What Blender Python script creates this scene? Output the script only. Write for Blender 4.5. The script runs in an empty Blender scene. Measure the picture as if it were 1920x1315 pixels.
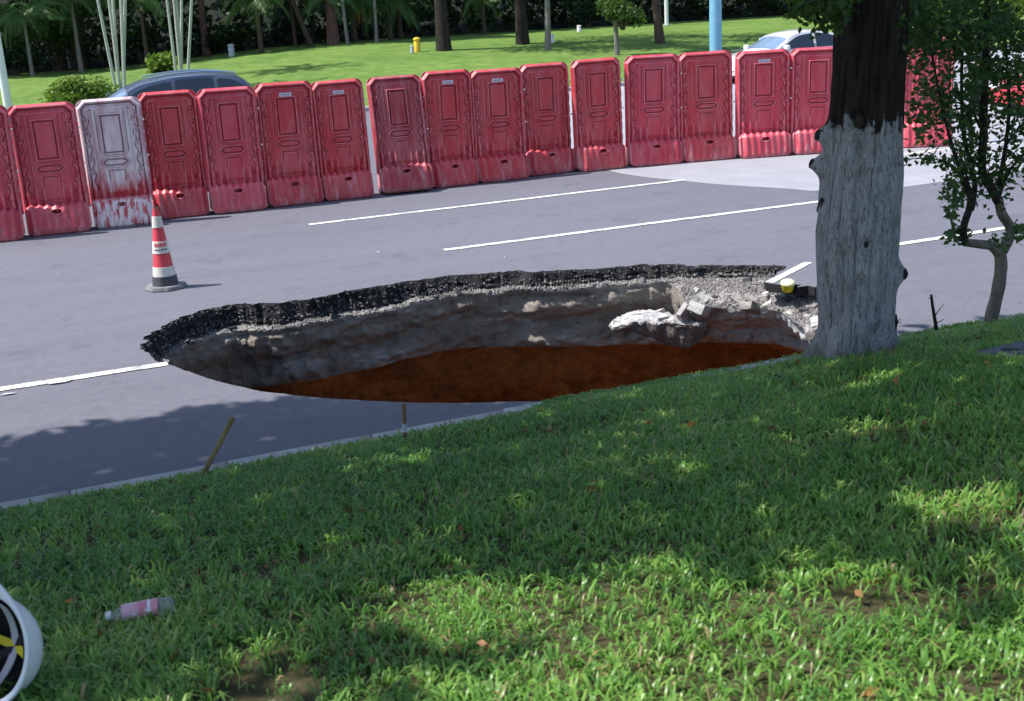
import bpy, bmesh, math, random
import numpy as np
from mathutils import Vector, Matrix, geometry
S = bpy.context.scene
COL = S.collection
rng = np.random.default_rng(7)
random.seed(7)
PI = math.pi
# ------------------------------------------------------------------ camera, sky, sun, exposure
CAM_H, FPX = 2.9, 2230.0
_y, _p, _r = math.radians(68), math.radians(15.8), math.radians(3.2)
FW = np.array([math.cos(_y)*math.cos(_p), math.sin(_y)*math.cos(_p), -math.sin(_p)])
_rt = np.array([math.sin(_y), -math.cos(_y), 0.0]); _up = np.cross(_rt, FW)
RT = _rt*math.cos(_r) - _up*math.sin(_r); UP = _up*math.cos(_r) + _rt*math.sin(_r)
cd = bpy.data.cameras.new('camera'); cam = bpy.data.objects.new('camera', cd); COL.objects.link(cam)
M = Matrix.Identity(4)
for i in range(3):
    M[i][0] = RT[i]; M[i][1] = UP[i]; M[i][2] = -FW[i]
M[2][3] = CAM_H
cam.matrix_world = M
cd.sensor_width = 36; cd.lens = FPX/1920*36; cd.clip_start = 0.1; cd.clip_end = 1500
cd.dof.use_dof = True; cd.dof.focus_distance = 14.0; cd.dof.aperture_fstop = 4.5
S.camera = cam
SUN_EL, SUN_AZ = math.radians(57), math.radians(161)      # azimuth measured from +X, counter-clockwise
SUN = np.array([math.cos(SUN_EL)*math.cos(SUN_AZ), math.cos(SUN_EL)*math.sin(SUN_AZ), math.sin(SUN_EL)])
w = bpy.data.worlds.new('World'); S.world = w; w.use_nodes = True
wn = w.node_tree; bg = wn.nodes['Background']
sky = wn.nodes.new('ShaderNodeTexSky'); sky.sky_type = 'NISHITA'; sky.sun_disc = False
sky.sun_elevation = SUN_EL; sky.sun_rotation = PI/2 - SUN_AZ
wn.links.new(sky.outputs[0], bg.inputs[0]); bg.inputs[1].default_value = 0.15
sl = bpy.data.lights.new('sun', 'SUN'); sl.energy = 4.6; sl.angle = math.radians(0.6); sl.color = (1.0, 0.95, 0.88)
so = bpy.data.objects.new('sun', sl); COL.objects.link(so)
so.rotation_euler = Vector(-SUN).to_track_quat('-Z', 'Y').to_euler(); so.location = (0, 0, 30)
S.view_settings.view_transform = 'Standard'; S.view_settings.look = 'None'
S.view_settings.exposure = 0.7; S.view_settings.gamma = 1; S.view_settings.use_curve_mapping = False
try:
    S.cycles.max_bounces = 6; S.cycles.diffuse_bounces = 3; S.cycles.transparent_max_bounces = 6
except Exception: pass

def ray(px, py):
    d = FW*FPX + RT*(px-960) - UP*(py-657.5); return d/np.linalg.norm(d)
def at_z(px, py, z=0.0):
    d = ray(px, py); return np.array([0, 0, CAM_H]) + d*((z-CAM_H)/d[2])
def at_y(px, py, Y):
    d = ray(px, py); return np.array([0, 0, CAM_H]) + d*(Y/d[1])

# ------------------------------------------------------------------ noise
_tab = np.random.default_rng(3).random(65536)
def _h(ix, iy, iz):
    return _tab[((ix*73856093) ^ (iy*19349663) ^ (iz*83492791)) & 65535]
def vnoise(x, y, z=0.0):
    x, y, z = np.broadcast_arrays(np.asarray(x, float), np.asarray(y, float), np.asarray(z, float))
    ix, iy, iz = np.floor(x).astype(np.int64), np.floor(y).astype(np.int64), np.floor(z).astype(np.int64)
    fx, fy, fz = x-ix, y-iy, z-iz
    fx, fy, fz = fx*fx*(3-2*fx), fy*fy*(3-2*fy), fz*fz*(3-2*fz)
    r = 0
    for a in (0, 1):
        for b in (0, 1):
            for c in (0, 1):
                r = r + _h(ix+a, iy+b, iz+c)*(fx if a else 1-fx)*(fy if b else 1-fy)*(fz if c else 1-fz)
    return r
def fbm(x, y, z=0.0, o=4):
    r = 0; a = 0.5; t = 0; f = 1
    for i in range(o):
        r = r + a*vnoise(np.asarray(x)*f+i*17.3, np.asarray(y)*f+i*9.1, np.asarray(z)*f+i*5.7); t += a; a *= .5; f *= 2.03
    return r/t
def sstep(a, b, x):
    t = np.clip((x-a)/(b-a), 0, 1); return t*t*(3-2*t)

# ------------------------------------------------------------------ object helpers
def tag(o, label=None, cat=None, group=None, kind=None):
    if label: o['label'] = label
    if cat: o['category'] = cat
    if group: o['group'] = group
    if kind: o['kind'] = kind
    return o
def empty(name, loc, rz=0, **k):
    o = bpy.data.objects.new(name, None); COL.objects.link(o); o.empty_display_size = .2
    o.location = Vector([float(a) for a in loc]); o.rotation_euler = (0, 0, rz); return tag(o, **k)
def link(name, me, mat=None, parent=None):
    o = bpy.data.objects.new(name, me); COL.objects.link(o)
    if mat is not None and len(me.materials) == 0: me.materials.append(mat)
    if parent is not None: o.parent = parent
    return o
def mesh_np(name, V, F, smooth=True, attrs=None):
    """V (n,3); F list of (m,k) int arrays"""
    V = np.asarray(V, np.float32); F = [np.asarray(f, np.int32) for f in (F if isinstance(F, list) else [F]) if len(f)]
    me = bpy.data.meshes.new(name); me.vertices.add(len(V)); me.vertices.foreach_set('co', V.ravel())
    nl = sum(f.size for f in F); npoly = sum(len(f) for f in F)
    me.loops.add(nl); me.polygons.add(npoly)
    me.loops.foreach_set('vertex_index', np.concatenate([f.ravel() for f in F]))
    st = []; c = 0
    for f in F:
        st.append(c+np.arange(len(f))*f.shape[1]); c += f.size
    me.polygons.foreach_set('loop_start', np.concatenate(st).astype(np.int32))
    me.polygons.foreach_set('use_smooth', np.full(npoly, smooth))
    if attrs:
        for k, a in attrs.items():
            at = me.attributes.new(k, 'FLOAT', 'POINT'); at.data.foreach_set('value', np.asarray(a, np.float32))
    me.update(calc_edges=True); me.validate(); return me
def grid_faces(nr, nc, wrap=False, off=0, flip=False):
    r = np.arange(nr-1)[:, None]; c = np.arange(nc if wrap else nc-1)[None, :]; c2 = (c+1) % nc
    a, b, d, e = r*nc+c, r*nc+c2, (r+1)*nc+c2, (r+1)*nc+c
    f = np.stack([a, b, d, e], -1).reshape(-1, 4)+off
    return f[:, ::-1] if flip else f
class MB:
    def __init__(s): s.V = []; s.F = {}; s.n = 0
    def add(s, V, F):
        V = np.asarray(V, float); s.V.append(V)
        for f in (F if isinstance(F, list) else [F]):
            f = np.asarray(f); s.F.setdefault(f.shape[1], []).append(f+s.n)
        s.n += len(V)
    def box(s, c, d, R=None, bev=0.0):
        c = np.asarray(c, float); h = np.asarray(d, float)/2
        if bev <= 0:
            V = np.array([[x, y, z] for x in (-1, 1) for y in (-1, 1) for z in (-1, 1)], float)*h
            F = np.array([[0, 1, 3, 2], [4, 6, 7, 5], [0, 4, 5, 1], [2, 3, 7, 6], [0, 2, 6, 4], [1, 5, 7, 3]])
            if R is not None: V = V@np.asarray(R).T
            s.add(V+c, F); return s
        bm = bmesh.new(); bmesh.ops.create_cube(bm, size=1)
        for v in bm.verts: v.co = Vector([v.co[i]*2*h[i] for i in range(3)])
        bmesh.ops.bevel(bm, geom=list(bm.edges), offset=bev, segments=2, affect='EDGES', profile=.5)
        s.bm(bm, c, R); return s
    def bm(s, bm, c=(0, 0, 0), R=None):
        bm.verts.index_update()
        V = np.array([v.co[:] for v in bm.verts]); 
        if R is not None: V = V@np.asarray(R).T
        g = {}
        for f in bm.faces: g.setdefault(len(f.verts), []).append([v.index for v in f.verts])
        s.add(V+np.asarray(c, float), [np.array(x) for x in g.values()]); bm.free()
    def tube(s, pts, rad, n=8, cap=True):
        P = np.asarray(pts, float); rad = np.broadcast_to(np.asarray(rad, float), (len(P),))
        T = np.gradient(P, axis=0); T /= np.linalg.norm(T, axis=1)[:, None]+1e-12
        u = np.cross(T[0], [0.13, 0.27, 0.95]); 
        if np.linalg.norm(u) < 1e-3: u = np.cross(T[0], [1, 0, 0])
        rings = []; a = np.arange(n)/n*2*PI
        for i in range(len(P)):
            u = u - T[i]*(u@T[i]); u /= np.linalg.norm(u); v = np.cross(T[i], u)
            rings.append(P[i]+rad[i]*(np.cos(a)[:, None]*u+np.sin(a)[:, None]*v))
        V = np.concatenate(rings); F = grid_faces(len(P), n, True)
        s.add(V, F)
        if cap:
            s.F.setdefault(n, []).append(np.array([list(range(n))[::-1]])+s.n-len(V))
            s.F[n].append(np.array([list(range(n))])+s.n-n)
        return s
    def lathe(s, prof, c=(0, 0, 0), n=24, R=None, sx=1, sy=1):
        prof = np.asarray(prof, float); a = np.arange(n)/n*2*PI
        V = np.concatenate([np.stack([r*np.cos(a)*sx, r*np.sin(a)*sy, np.full(n, z)], 1) for r, z in prof])
        if R is not None: V = V@np.asarray(R).T
        s.add(V+np.asarray(c, float), grid_faces(len(prof), n, True)); return s
    def build(s, name, mat, parent=None, smooth=False, loc=None):
        V = np.concatenate(s.V); F = [np.concatenate(f) for f in s.F.values()]
        me = mesh_np(name, V, F, smooth)
        if smooth == 'auto' or smooth: 
            try: me.set_sharp_from_angle(angle=math.radians(42))
            except Exception: pass
        o = link(name, me, mat, parent)
        if loc is not None: o.location = Vector([float(a) for a in loc])
        return o
def rot(ax, ay=0, az=0):
    from mathutils import Euler
    return np.array(Euler((ax, ay, az)).to_matrix())
def copy_tree(o, parent=None):
    c = o.copy(); COL.objects.link(c)
    if parent is not None: c.parent = parent
    for ch in [x for x in bpy.data.objects if x.parent == o]: copy_tree(ch, c)
    return c

# ------------------------------------------------------------------ materials
class NM:
    def __init__(s, name):
        s.m = bpy.data.materials.new(name); s.m.use_nodes = True; s.t = s.m.node_tree
        s.b = s.t.nodes['Principled BSDF']; s.out = s.t.nodes['Material Output']
    def n(s, ty, **k):
        x = s.t.nodes.new(ty)
        for a, v in k.items():
            if hasattr(x, a): setattr(x, a, v)
        return x
    def l(s, a, b): s.t.links.new(a, b)
    def co(s, kind='Object', scale=None):
        c = s.n('ShaderNodeTexCoord').outputs[kind]
        if scale is None: return c
        mp = s.n('ShaderNodeMapping'); s.l(c, mp.inputs[0]); mp.inputs['Scale'].default_value = scale; return mp.outputs[0]
    def noise(s, vec, sc, det=4, ro=.55, dist=0):
        x = s.n('ShaderNodeTexNoise'); x.inputs['Scale'].default_value = sc; x.inputs['Detail'].default_value = det
        x.inputs['Roughness'].default_value = ro; x.inputs['Distortion'].default_value = dist
        if vec is not None: s.l(vec, x.inputs['Vector'])
        return x.outputs['Fac']
    def ramp(s, fac, stops, interp='LINEAR'):
        x = s.n('ShaderNodeValToRGB'); x.color_ramp.interpolation = interp; e = x.color_ramp.elements
        while len(e) < len(stops): e.new(.5)
        for i, (p, c) in enumerate(stops):
            e[i].position = p; e[i].color = (*c, 1) if hasattr(c, '__len__') else (c, c, c, 1)
        s.l(fac, x.inputs[0]); return x.outputs[0]
    def mix(s, f, a, b, mode='MIX'):
        x = s.n('ShaderNodeMix', data_type='RGBA', blend_type=mode)
        for v, i in ((f, 0), (a, 6), (b, 7)):
            if hasattr(v, 'is_output') or isinstance(v, bpy.types.NodeSocket): s.l(v, x.inputs[i])
            elif i == 0: x.inputs[0].default_value = v
            else: x.inputs[i].default_value = (*v, 1)
        return x.outputs[2]
    def math(s, op, a, b=0.0):
        x = s.n('ShaderNodeMath', operation=op)
        for i, v in enumerate((a, b)):
            if isinstance(v, bpy.types.NodeSocket): s.l(v, x.inputs[i])
            else: x.inputs[i].default_value = v
        return x.outputs[0]
    def bump(s, h, st=.3, d=.01):
        x = s.n('ShaderNodeBump'); x.inputs['Strength'].default_value = st; x.inputs['Distance'].default_value = d
        s.l(h, x.inputs['Height']); s.l(x.outputs[0], s.b.inputs['Normal']); return x
    def set(s, col=None, rough=None, spec=None, metal=None):
        for v, k in ((col, 'Base Color'), (rough, 'Roughness'), (spec, 'Specular IOR Level'), (metal, 'Metallic')):
            if v is None: continue
            if isinstance(v, bpy.types.NodeSocket): s.l(v, s.b.inputs[k])
            else: s.b.inputs[k].default_value = (*v, 1) if hasattr(v, '__len__') else v
        return s
    def z(s, kind='Object'):
        x = s.n('ShaderNodeSeparateXYZ'); s.l(s.co(kind), x.inputs[0]); return x.outputs
def simple(name, col, rough=.6, var=.15, sc=8, metal=0, bump=0, bsc=60):
    m = NM(name); c = m.co(); f = m.noise(c, sc, 5)
    m.set(m.ramp(f, [(.3, tuple(x*(1-var) for x in col)), (.7, tuple(min(1, x*(1+var)) for x in col))]), rough, None, metal)
    if bump: m.bump(m.noise(c, bsc, 4), bump, .01)
    return m.m
def foliage(name, stops, trans=.35, rough=.5, attr='tone'):
    m = NM(name); a = m.n('ShaderNodeAttribute', attribute_name=attr)
    col = m.ramp(a.outputs['Fac'], stops)
    m.set(col, rough, .6 if 'grass' in name else .35)
    tr = m.n('ShaderNodeBsdfTranslucent'); bright = m.mix(.65, col, (.22, .42, .03), 'MIX')
    m.l(m.mix(.5, col, bright), tr.inputs[0])
    mx = m.n('ShaderNodeMixShader'); mx.inputs[0].default_value = trans
    m.l(m.b.outputs[0], mx.inputs[1]); m.l(tr.outputs[0], mx.inputs[2]); m.l(mx.outputs[0], m.out.inputs[0])
    return m.m

def asphalt_mat():
    m = NM('asphalt'); c = m.co()
    big = m.noise(c, .22, 4, .55); streak = m.noise(m.co('Object', (.10, 1.6, 1)), 1.0, 4, .6)
    fine = m.noise(c, 95, 2, .6); mid = m.noise(c, 9, 4, .6)
    v = m.n('ShaderNodeTexVoronoi'); v.inputs['Scale'].default_value = 130; m.l(c, v.inputs['Vector'])
    base = m.ramp(big, [(.3, (.085, .091, .122)), (.7, (.114, .120, .156))])
    base = m.mix(.35, base, m.ramp(streak, [(.3, (.075, .078, .105)), (.75, (.155, .158, .20))]))
    base = m.mix(.18, base, m.ramp(mid, [(.35, (.08, .08, .1)), (.65, (.22, .22, .25))]))
    base = m.mix(.30, base, m.ramp(fine, [(.38, (.05, .05, .065)), (.62, (.26, .26, .29))]))
    # oily drips down the lane and paler wheel tracks
    spk = m.ramp(v.outputs['Distance'], [(.10, 1.0), (.22, 0.0)])
    base = m.mix(m.math('MULTIPLY', spk, .20), base, (.34, .33, .33))
    st = m.noise(c, 1.3, 5, .7)
    base = m.mix(m.ramp(st, [(.56, 0.0), (.72, .5)]), base, (.065, .067, .085))
    m.set(base, .82, .3); m.bump(fine, .35, .004); return m.m
M_ASPH = asphalt_mat()
def concrete_mat():
    m = NM('worn_concrete'); c = m.co()
    a = m.ramp(m.noise(c, 1.1, 6, .65), [(.3, (.22, .23, .27)), (.7, (.30, .31, .35))])
    a = m.mix(.3, a, m.ramp(m.noise(c, 60, 3, .6), [(.35, (.16, .16, .18)), (.65, (.5, .5, .52))]))
    m.set(a, .85, .3); m.bump(m.noise(c, 80, 3), .3, .004); return m.m
M_CONC = concrete_mat()
def paint_mat():
    m = NM('road_paint'); c = m.co()
    f = m.noise(c, 26, 5, .7); g = m.noise(c, 3, 3, .6)
    k = m.math('ADD', f, m.math('MULTIPLY', g, .5))
    m.set(m.ramp(k, [(.63, (.20, .20, .23)), (.72, (.60, .60, .57)), (.9, (.74, .74, .69))]), .7); return m.m
M_PAINT = paint_mat()
def kerb_mat():
    m = NM('kerb_stone'); c = m.co()
    a = m.ramp(m.noise(c, 4, 6, .7), [(.3, (.26, .26, .27)), (.7, (.44, .44, .44))])
    a = m.mix(m.ramp(m.noise(c, 1.7, 4, .6), [(.5, 0.0), (.75, .6)]), a, (.16, .15, .12))
    m.set(a, .85); m.bump(m.noise(c, 70, 3), .4, .005); return m.m
M_KERB = kerb_mat()
def soil_mat(name, a, b, c3):
    m = NM(name); c = m.co()
    x = m.ramp(m.noise(c, 2.2, 6, .65), [(.3, a), (.7, b)])
    x = m.mix(m.ramp(m.noise(c, 22, 4, .65), [(.5, 0.0), (.75, .7)]), x, c3)
    m.set(x, .95, .15); m.bump(m.noise(c, 35, 6, .7), .8, .03); return m.m
M_SOIL = soil_mat('lawn_soil', (.035, .042, .016), (.10, .085, .045), (.15, .115, .07))
def lawnfar_mat():
    m = NM('far_grass'); c = m.co()
    x = m.ramp(m.noise(c, .25, 5, .6), [(.35, (.075, .150, .028)), (.65, (.135, .215, .045))])
    x = m.mix(.5, x, m.ramp(m.noise(c, 1.6, 7, .75), [(.36, (.045, .110, .022)), (.62, (.18, .27, .065))]))
    m.set(x, .9, .15); m.bump(m.noise(c, 7, 6, .75), .6, .06); return m.m
M_LAWNFAR = lawnfar_mat()

# ------------------------------------------------------------------ terrain
KY = 7.70                                     # road edge of the near kerb
def lawn_z(x, y):
    t = np.clip(KY-.13-np.asarray(y, float), 0, None)
    return 0.115 + 1.3*(1-np.exp(-t*0.22/1.3)) + .03*(fbm(np.asarray(x)*.8, np.asarray(y)*.8)-.5)*sstep(0, .8, t)
def far_z(x, y):
    x = np.asarray(x, float); y = np.asarray(y, float)
    left = sstep(16, 2, x)
    e = .34+.0135*np.clip(x, -20, 60)
    return 0.13 + e + (1.75-.55*left-e)*sstep(33, 56, y) + .35*(fbm(x*.05, y*.05)-.5)*sstep(35, 50, y) + sstep(66, 130, y)*14
def road_z(x, y): return sstep(20.4, 26.5, y)*(.34+.0135*np.clip(x, -20, 60))
def terrain(name, xs, ys, fz, mat):
    X, Y = np.meshgrid(xs, ys); Z = fz(X, Y)
    me = mesh_np(name, np.stack([X.ravel(), Y.ravel(), np.asarray(Z).ravel()], 1), grid_faces(len(ys), len(xs)))
    return tag(link(name, me, mat), kind='structure')
xs = np.unique(np.concatenate([np.linspace(-160, -3, 24), np.linspace(-3, 13, 160), np.linspace(13, 200, 30)]))
ys = np.unique(np.concatenate([np.linspace(-160, -2, 20), np.linspace(-2, KY-.13, 100)]))
pass
lawn = terrain('near_lawn', xs, ys, lawn_z, M_SOIL)
xs = np.unique(np.concatenate([np.linspace(-200, -25, 15), np.linspace(-25, 100, 120), np.linspace(100, 320, 20)]))
far_lawn = terrain('far_lawn', xs, np.linspace(33.3, 62.5, 50), far_z, M_LAWNFAR)
terrain('wooded_hill', xs, np.unique(np.concatenate([np.linspace(62.5, 75, 12), np.linspace(75, 320, 30)])), far_z, soil_mat('wood_floor', (.006, .009, .004), (.016, .022, .009), (.02, .016, .01)))

# ------------------------------------------------------------------ sinkhole outline (world metres, on the road surface)
ctrl = [(0.87,11.35),(0.90,11.72),(1.02,12.15),(1.28,12.58),(1.62,12.90),(2.05,12.92),(2.55,12.72),(3.2,12.78),(3.95,12.86),(4.85,12.74),(5.8,12.26),
        (6.75,11.88),(7.3,11.45),(7.75,11.05),(7.95,10.5),(7.85,9.9),(7.6,9.2),(7.15,8.35),(6.7,7.90),(6.0,7.74),(4.8,7.73),(3.9,7.84),(3.24,8.18),(2.69,8.50),(2.12,8.96),(1.63,9.50),(1.29,10.10),(1.02,10.80)]
def smooth_closed(P, n):
    P = np.array(P, float); k = len(P); t = np.linspace(0, k, n, endpoint=False); i = np.floor(t).astype(int); f = (t-i)[:, None]
    p0, p1, p2, p3 = P[(i-1) % k], P[i % k], P[(i+1) % k], P[(i+2) % k]
    return .5*((2*p1)+(-p0+p2)*f+(2*p0-5*p1+4*p2-p3)*f*f+(-p0+3*p1-3*p2+p3)*f**3)
NH = 900
HB = smooth_closed(ctrl, NH)
tn = np.roll(HB, -3, 0)-np.roll(HB, 3, 0); tn /= np.linalg.norm(tn, axis=1)[:, None]
HN = np.stack([tn[:, 1], -tn[:, 0]], 1)                       # points inwards?
cen = HB.mean(0)
if ((cen-HB)*HN).sum() < 0: HN = -HN
back = sstep(10.2, 11.3, HB[:, 1])*1.0
jit = (fbm(HB[:, 0]*3, HB[:, 1]*3)-.5)*.22 + (fbm(HB[:, 0]*11, HB[:, 1]*11)-.5)*.10
jit = jit*(.18+.82*back) + back*.05*(sstep(.60, .66, fbm(HB[:, 0]*6+2, HB[:, 1]*6))-.3)
RIM = HB + HN*jit[:, None]
# ------------------------------------------------------------------ road sheet with the hole cut out
def sheet_with_hole(name, outer, hole, mat, z=0.0):
    vs = [Vector((float(a), float(b))) for a, b in outer]; n0 = len(vs)
    ed = [(i, (i+1) % n0) for i in range(n0)]
    vs += [Vector((float(a), float(b))) for a, b in hole]; n1 = len(hole)
    ed += [(n0+i, n0+(i+1) % n1) for i in range(n1)]
    v, e, f, *_ = geometry.delaunay_2d_cdt(vs, ed, [], 0, 1e-6)
    H = np.array(hole); keep = []
    A = H; B = np.roll(H, -1, 0)
    for t in f:
        c = sum((v[i] for i in t), Vector((0, 0)))/len(t)
        cr = ((A[:, 1] > c.y) != (B[:, 1] > c.y)) & (c.x < (B[:, 0]-A[:, 0])*(c.y-A[:, 1])/(B[:, 1]-A[:, 1]+1e-12)+A[:, 0])
        if cr.sum() % 2 == 0: keep.append(t)
    me = mesh_np(name, [(p.x, p.y, z) for p in v], np.array(keep), False)
    return link(name, me, mat)
road = tag(sheet_with_hole('road', [(-160, KY-.02), (260, KY-.02), (260, 20.4), (-160, 20.4)], RIM, M_ASPH), kind='structure')
xs_ = np.unique(np.concatenate([np.linspace(-160, 10.1, 60), np.linspace(10.1, 260, 60)])); ys_ = np.linspace(20.4, 33.1, 16)
terrain('far_road', xs_[xs_ <= 10.11], ys_, road_z, M_ASPH); terrain('far_concrete_road', xs_[xs_ >= 10.09], ys_, road_z, M_CONC)
def flat(name, pts, z, mat, parent=None, jitter=0):
    P = []
    pts = [np.array(p, float) for p in pts]
    me = bpy.data.meshes.new(name); me.from_pydata([(float(p[0]), float(p[1]), z) for p in pts], [], [tuple(range(len(pts)))]); me.update()
    return link(name, me, mat, parent)
def ragged(pts, amp, step=.35):
    out = []; pts = [np.array(p, float) for p in pts]
    for i in range(len(pts)):
        a, b = pts[i], pts[(i+1) % len(pts)]; L = np.linalg.norm(b-a); n = min(60, max(1, int(L/step)))
        d = (b-a)/L; nn = np.array([-d[1], d[0]])
        for k in range(n):
            p = a+(b-a)*k/n; out.append(p+nn*(fbm(p[0]*1.3, p[1]*1.3)-.5)*amp*(0 if k == 0 else 1))
    return out
tag(flat('concrete_pavement', ragged([(10.1, 19.2), (10.35, 17.9), (10.7, 16.7), (11.3, 15.25), (12.4, 14.6), (15.1, 14.7), (30, 16.2), (60, 17), (60, 20.4), (10.1, 20.4)], .25), .004, M_CONC), kind='structure')
mk = tag(empty('road_markings', (0, 0, 0)), kind='structure')
def stripe(p, q, w, z=.008):
    p = np.array(p, float); q = np.array(q, float); d = (q-p)/np.linalg.norm(q-p); n = np.array([-d[1], d[0]])*w/2
    k = max(2, int(np.linalg.norm(q-p)/.12)); t = np.linspace(0, 1, k)[:, None]; c = p+(q-p)*t
    e1 = (fbm(c[:, 0]*8, 1.3)-.5)[:, None]*n*.35; e2 = (fbm(c[:, 0]*8, 7.7)-.5)[:, None]*n*.35
    V = np.concatenate([c+n+e1, c-n+e2]); V = np.concatenate([V, np.full((len(V), 1), z)], 1)
    i = np.arange(k-1); F = np.stack([i, i+k, i+k+1, i+1], 1)
    link('lane_line', mesh_np('lane_line', V, F, False), M_PAINT, mk)
stripe((3.94, 17.63), (10.51, 17.68), .13); stripe((14.2, 17.68), (20.8, 17.68), .13)
stripe((4.94, 14.37), (11.3, 14.33), .13)
stripe((-14, 10.93), (1.0, 10.85), .13)
stripe((8.45, 11.17), (26, 11.2), .13)
# ------------------------------------------------------------------ kerbs
def kerb_run(name, y0, x0, x1, depth, face, skip=None):
    k = tag(empty(name, (x0, y0, 0)), kind='structure')
    mb = MB(); mb.box((.5, 0, -.04), (.992, depth, .32), bev=.018); me0 = None
    for i in range(int(x1-x0)):
        if me0 is None:
            o = mb.build('kerb_stone', M_KERB, k); me0 = o.data
        else: o = link('kerb_stone', me0, None, k)
        o.location = (i, random.uniform(-.006, .006), random.uniform(-.006, .006)+(.34+.0135*min(60, max(-20, x0+i)) if y0 > 30 else 0))
    return k
kerb_run('kerb', KY-.075, -30, 60, .15, 1)
kerb_run('far_kerb', 33.2, -40, 100, .2, -1)

# ------------------------------------------------------------------ sinkhole
shelf = sstep(6.80, 7.12, HB[:, 0]+.2*(fbm(HB[:, 1]*5, 1.0)-.5))*sstep(8.6, 9.4, HB[:, 1])
bumpL = np.exp(-((HB[:, 0]-5.5)/.5)**2)*sstep(10.5, 11.5, HB[:, 1])
def ring(z, inset, rough, sh=0.0, zr=0.0, seed=0.0, fr=2.0, jf=1.0):
    off = inset + rough*(fbm(HB[:, 0]*fr+seed, HB[:, 1]*fr, z*3+seed)-.5)*2 + sh*shelf
    P = HB + HN*(off+jit*jf)[:, None]
    zz = z + zr*(fbm(HB[:, 0]*1.6+seed*3, HB[:, 1]*1.6)-.5)*2
    return np.concatenate([P, np.asarray(zz)[:, None] if np.ndim(zz) else np.full((NH, 1), zz)], 1)
def strata(name, rings, mat, parent, fine=.0):
    V = np.concatenate(rings)
    if fine:
        n = (fbm(V[:, 0]*9, V[:, 1]*9, V[:, 2]*9)-.5)*2*fine
        m = np.ones(len(V)); m[:NH] = 0; m[-NH:] = .4
        V[:, :2] += np.tile(HN, (len(rings), 1))*(n*m)[:, None]; V[:, 2] += (fbm(V[:, 0]*8+5, V[:, 1]*8, V[:, 2]*8)-.5)*fine*.8*m
    return link(name, mesh_np(name, V, grid_faces(len(rings), NH, True), True), mat, parent)
def m_asph_edge():
    m = NM('broken_asphalt'); c = m.co()
    v = m.n('ShaderNodeTexVoronoi'); v.inputs['Scale'].default_value = 34; m.l(c, v.inputs['Vector'])
    x = m.ramp(m.noise(c, 3.5, 5, .6), [(.35, (.008, .008, .010)), (.7, (.024, .024, .030))])
    x = m.mix(m.math('MULTIPLY', m.ramp(v.outputs['Distance'], [(.12, 1.0), (.3, 0.0)]), m.ramp(m.noise(c, 5, 4, .7), [(.54, 0.0), (.64, .5)])), x, (.18, .17, .18))
    m.set(x, .75, .4); m.bump(m.noise(c, 45, 5, .7), 1, .03); return m.m
def m_base(name, a, b, pale, pamt, thr):
    m = NM(name); c = m.co(); cs = m.co('Object', (1, 1, 2.6))
    x = m.ramp(m.noise(cs, 2.0, 7, .68, .6), [(.3, a), (.68, b)])
    x = m.mix(m.ramp(m.noise(cs, 1.15, 6, .65, .4), [(thr, 0.0), (thr+.1, pamt)]), x, pale)
    x = m.mix(m.ramp(m.noise(cs, 9, 6, .7), [(.55, 0.0), (.72, .6)]), x, tuple(k*.35 for k in a))
    m.set(x, .92, .2); m.bump(m.noise(c, 24, 7, .72), .9, .05); return m.m
M_EDGE = m_asph_edge()
M_PALE = m_base('crushed_stone', (.17, .16, .155), (.34, .32, .31), (.50, .48, .46), .7, .5)
M_SUB = m_base('compacted_subgrade', (.20, .172, .148), (.39, .35, .31), (.54, .52, .51), .8, .52)
def _right_block():
    m = NM('pale_subgrade'); c = m.co(); x = m.z()[0]
    a = m.ramp(m.noise(c, 2.6, 6, .65, .5), [(.3, (.32, .315, .32)), (.6, (.50, .495, .51))]); a = m.mix(m.ramp(m.noise(c, 1.9, 6, .62, .3), [(.55, 0.0), (.60, .9)]), a, (.80, .80, .82))
    a = m.mix(m.ramp(m.noise(c, 9, 6, .7), [(.52, 0.0), (.68, .8)]), a, (.09, .075, .065)); m.set(a, .9); m.bump(m.noise(c, 22, 7, .72), .9, .05); return m.m
M_SUBPALE = _right_block()  # paler grey subgrade with white and dark noise patches
def _clay():
    m = NM('red_clay'); c = m.co(); cs = m.co('Object', (1, 1, 2.2)); z = m.z()[2]
    x = m.ramp(m.noise(cs, 2.4, 7, .7, .5), [(.34, (.20, .070, .024)), (.62, (.56, .190, .052))])
    x = m.mix(m.ramp(m.noise(c, 14, 6, .75), [(.48, 0.0), (.72, .7)]), x, (.17, .065, .024))
    x = m.mix(m.ramp(m.noise(c, 48, 3, .6), [(.66, 0.0), (.74, .6)]), x, (.42, .28, .17))
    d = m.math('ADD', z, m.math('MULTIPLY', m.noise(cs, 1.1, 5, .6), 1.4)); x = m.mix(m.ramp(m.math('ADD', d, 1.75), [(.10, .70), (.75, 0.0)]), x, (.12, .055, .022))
    m.set(x, 1.0, .05); m.bump(m.noise(c, 16, 8, .75), 1.0, .08); return m.m
M_CLAY = _clay()
hole = tag(empty('sinkhole', (float(cen[0]), float(cen[1]), 0)), kind='structure')
hole.location = (0, 0, 0)
SA = (.25-.09*sstep(2.5, 6, HB[:, 0])-.03*shelf)*(1+.5*(fbm(HB[:, 0]*1.8, HB[:, 1]*1.8)-.5))
rr = [np.concatenate([RIM, np.zeros((NH, 1))], 1)]
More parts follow.
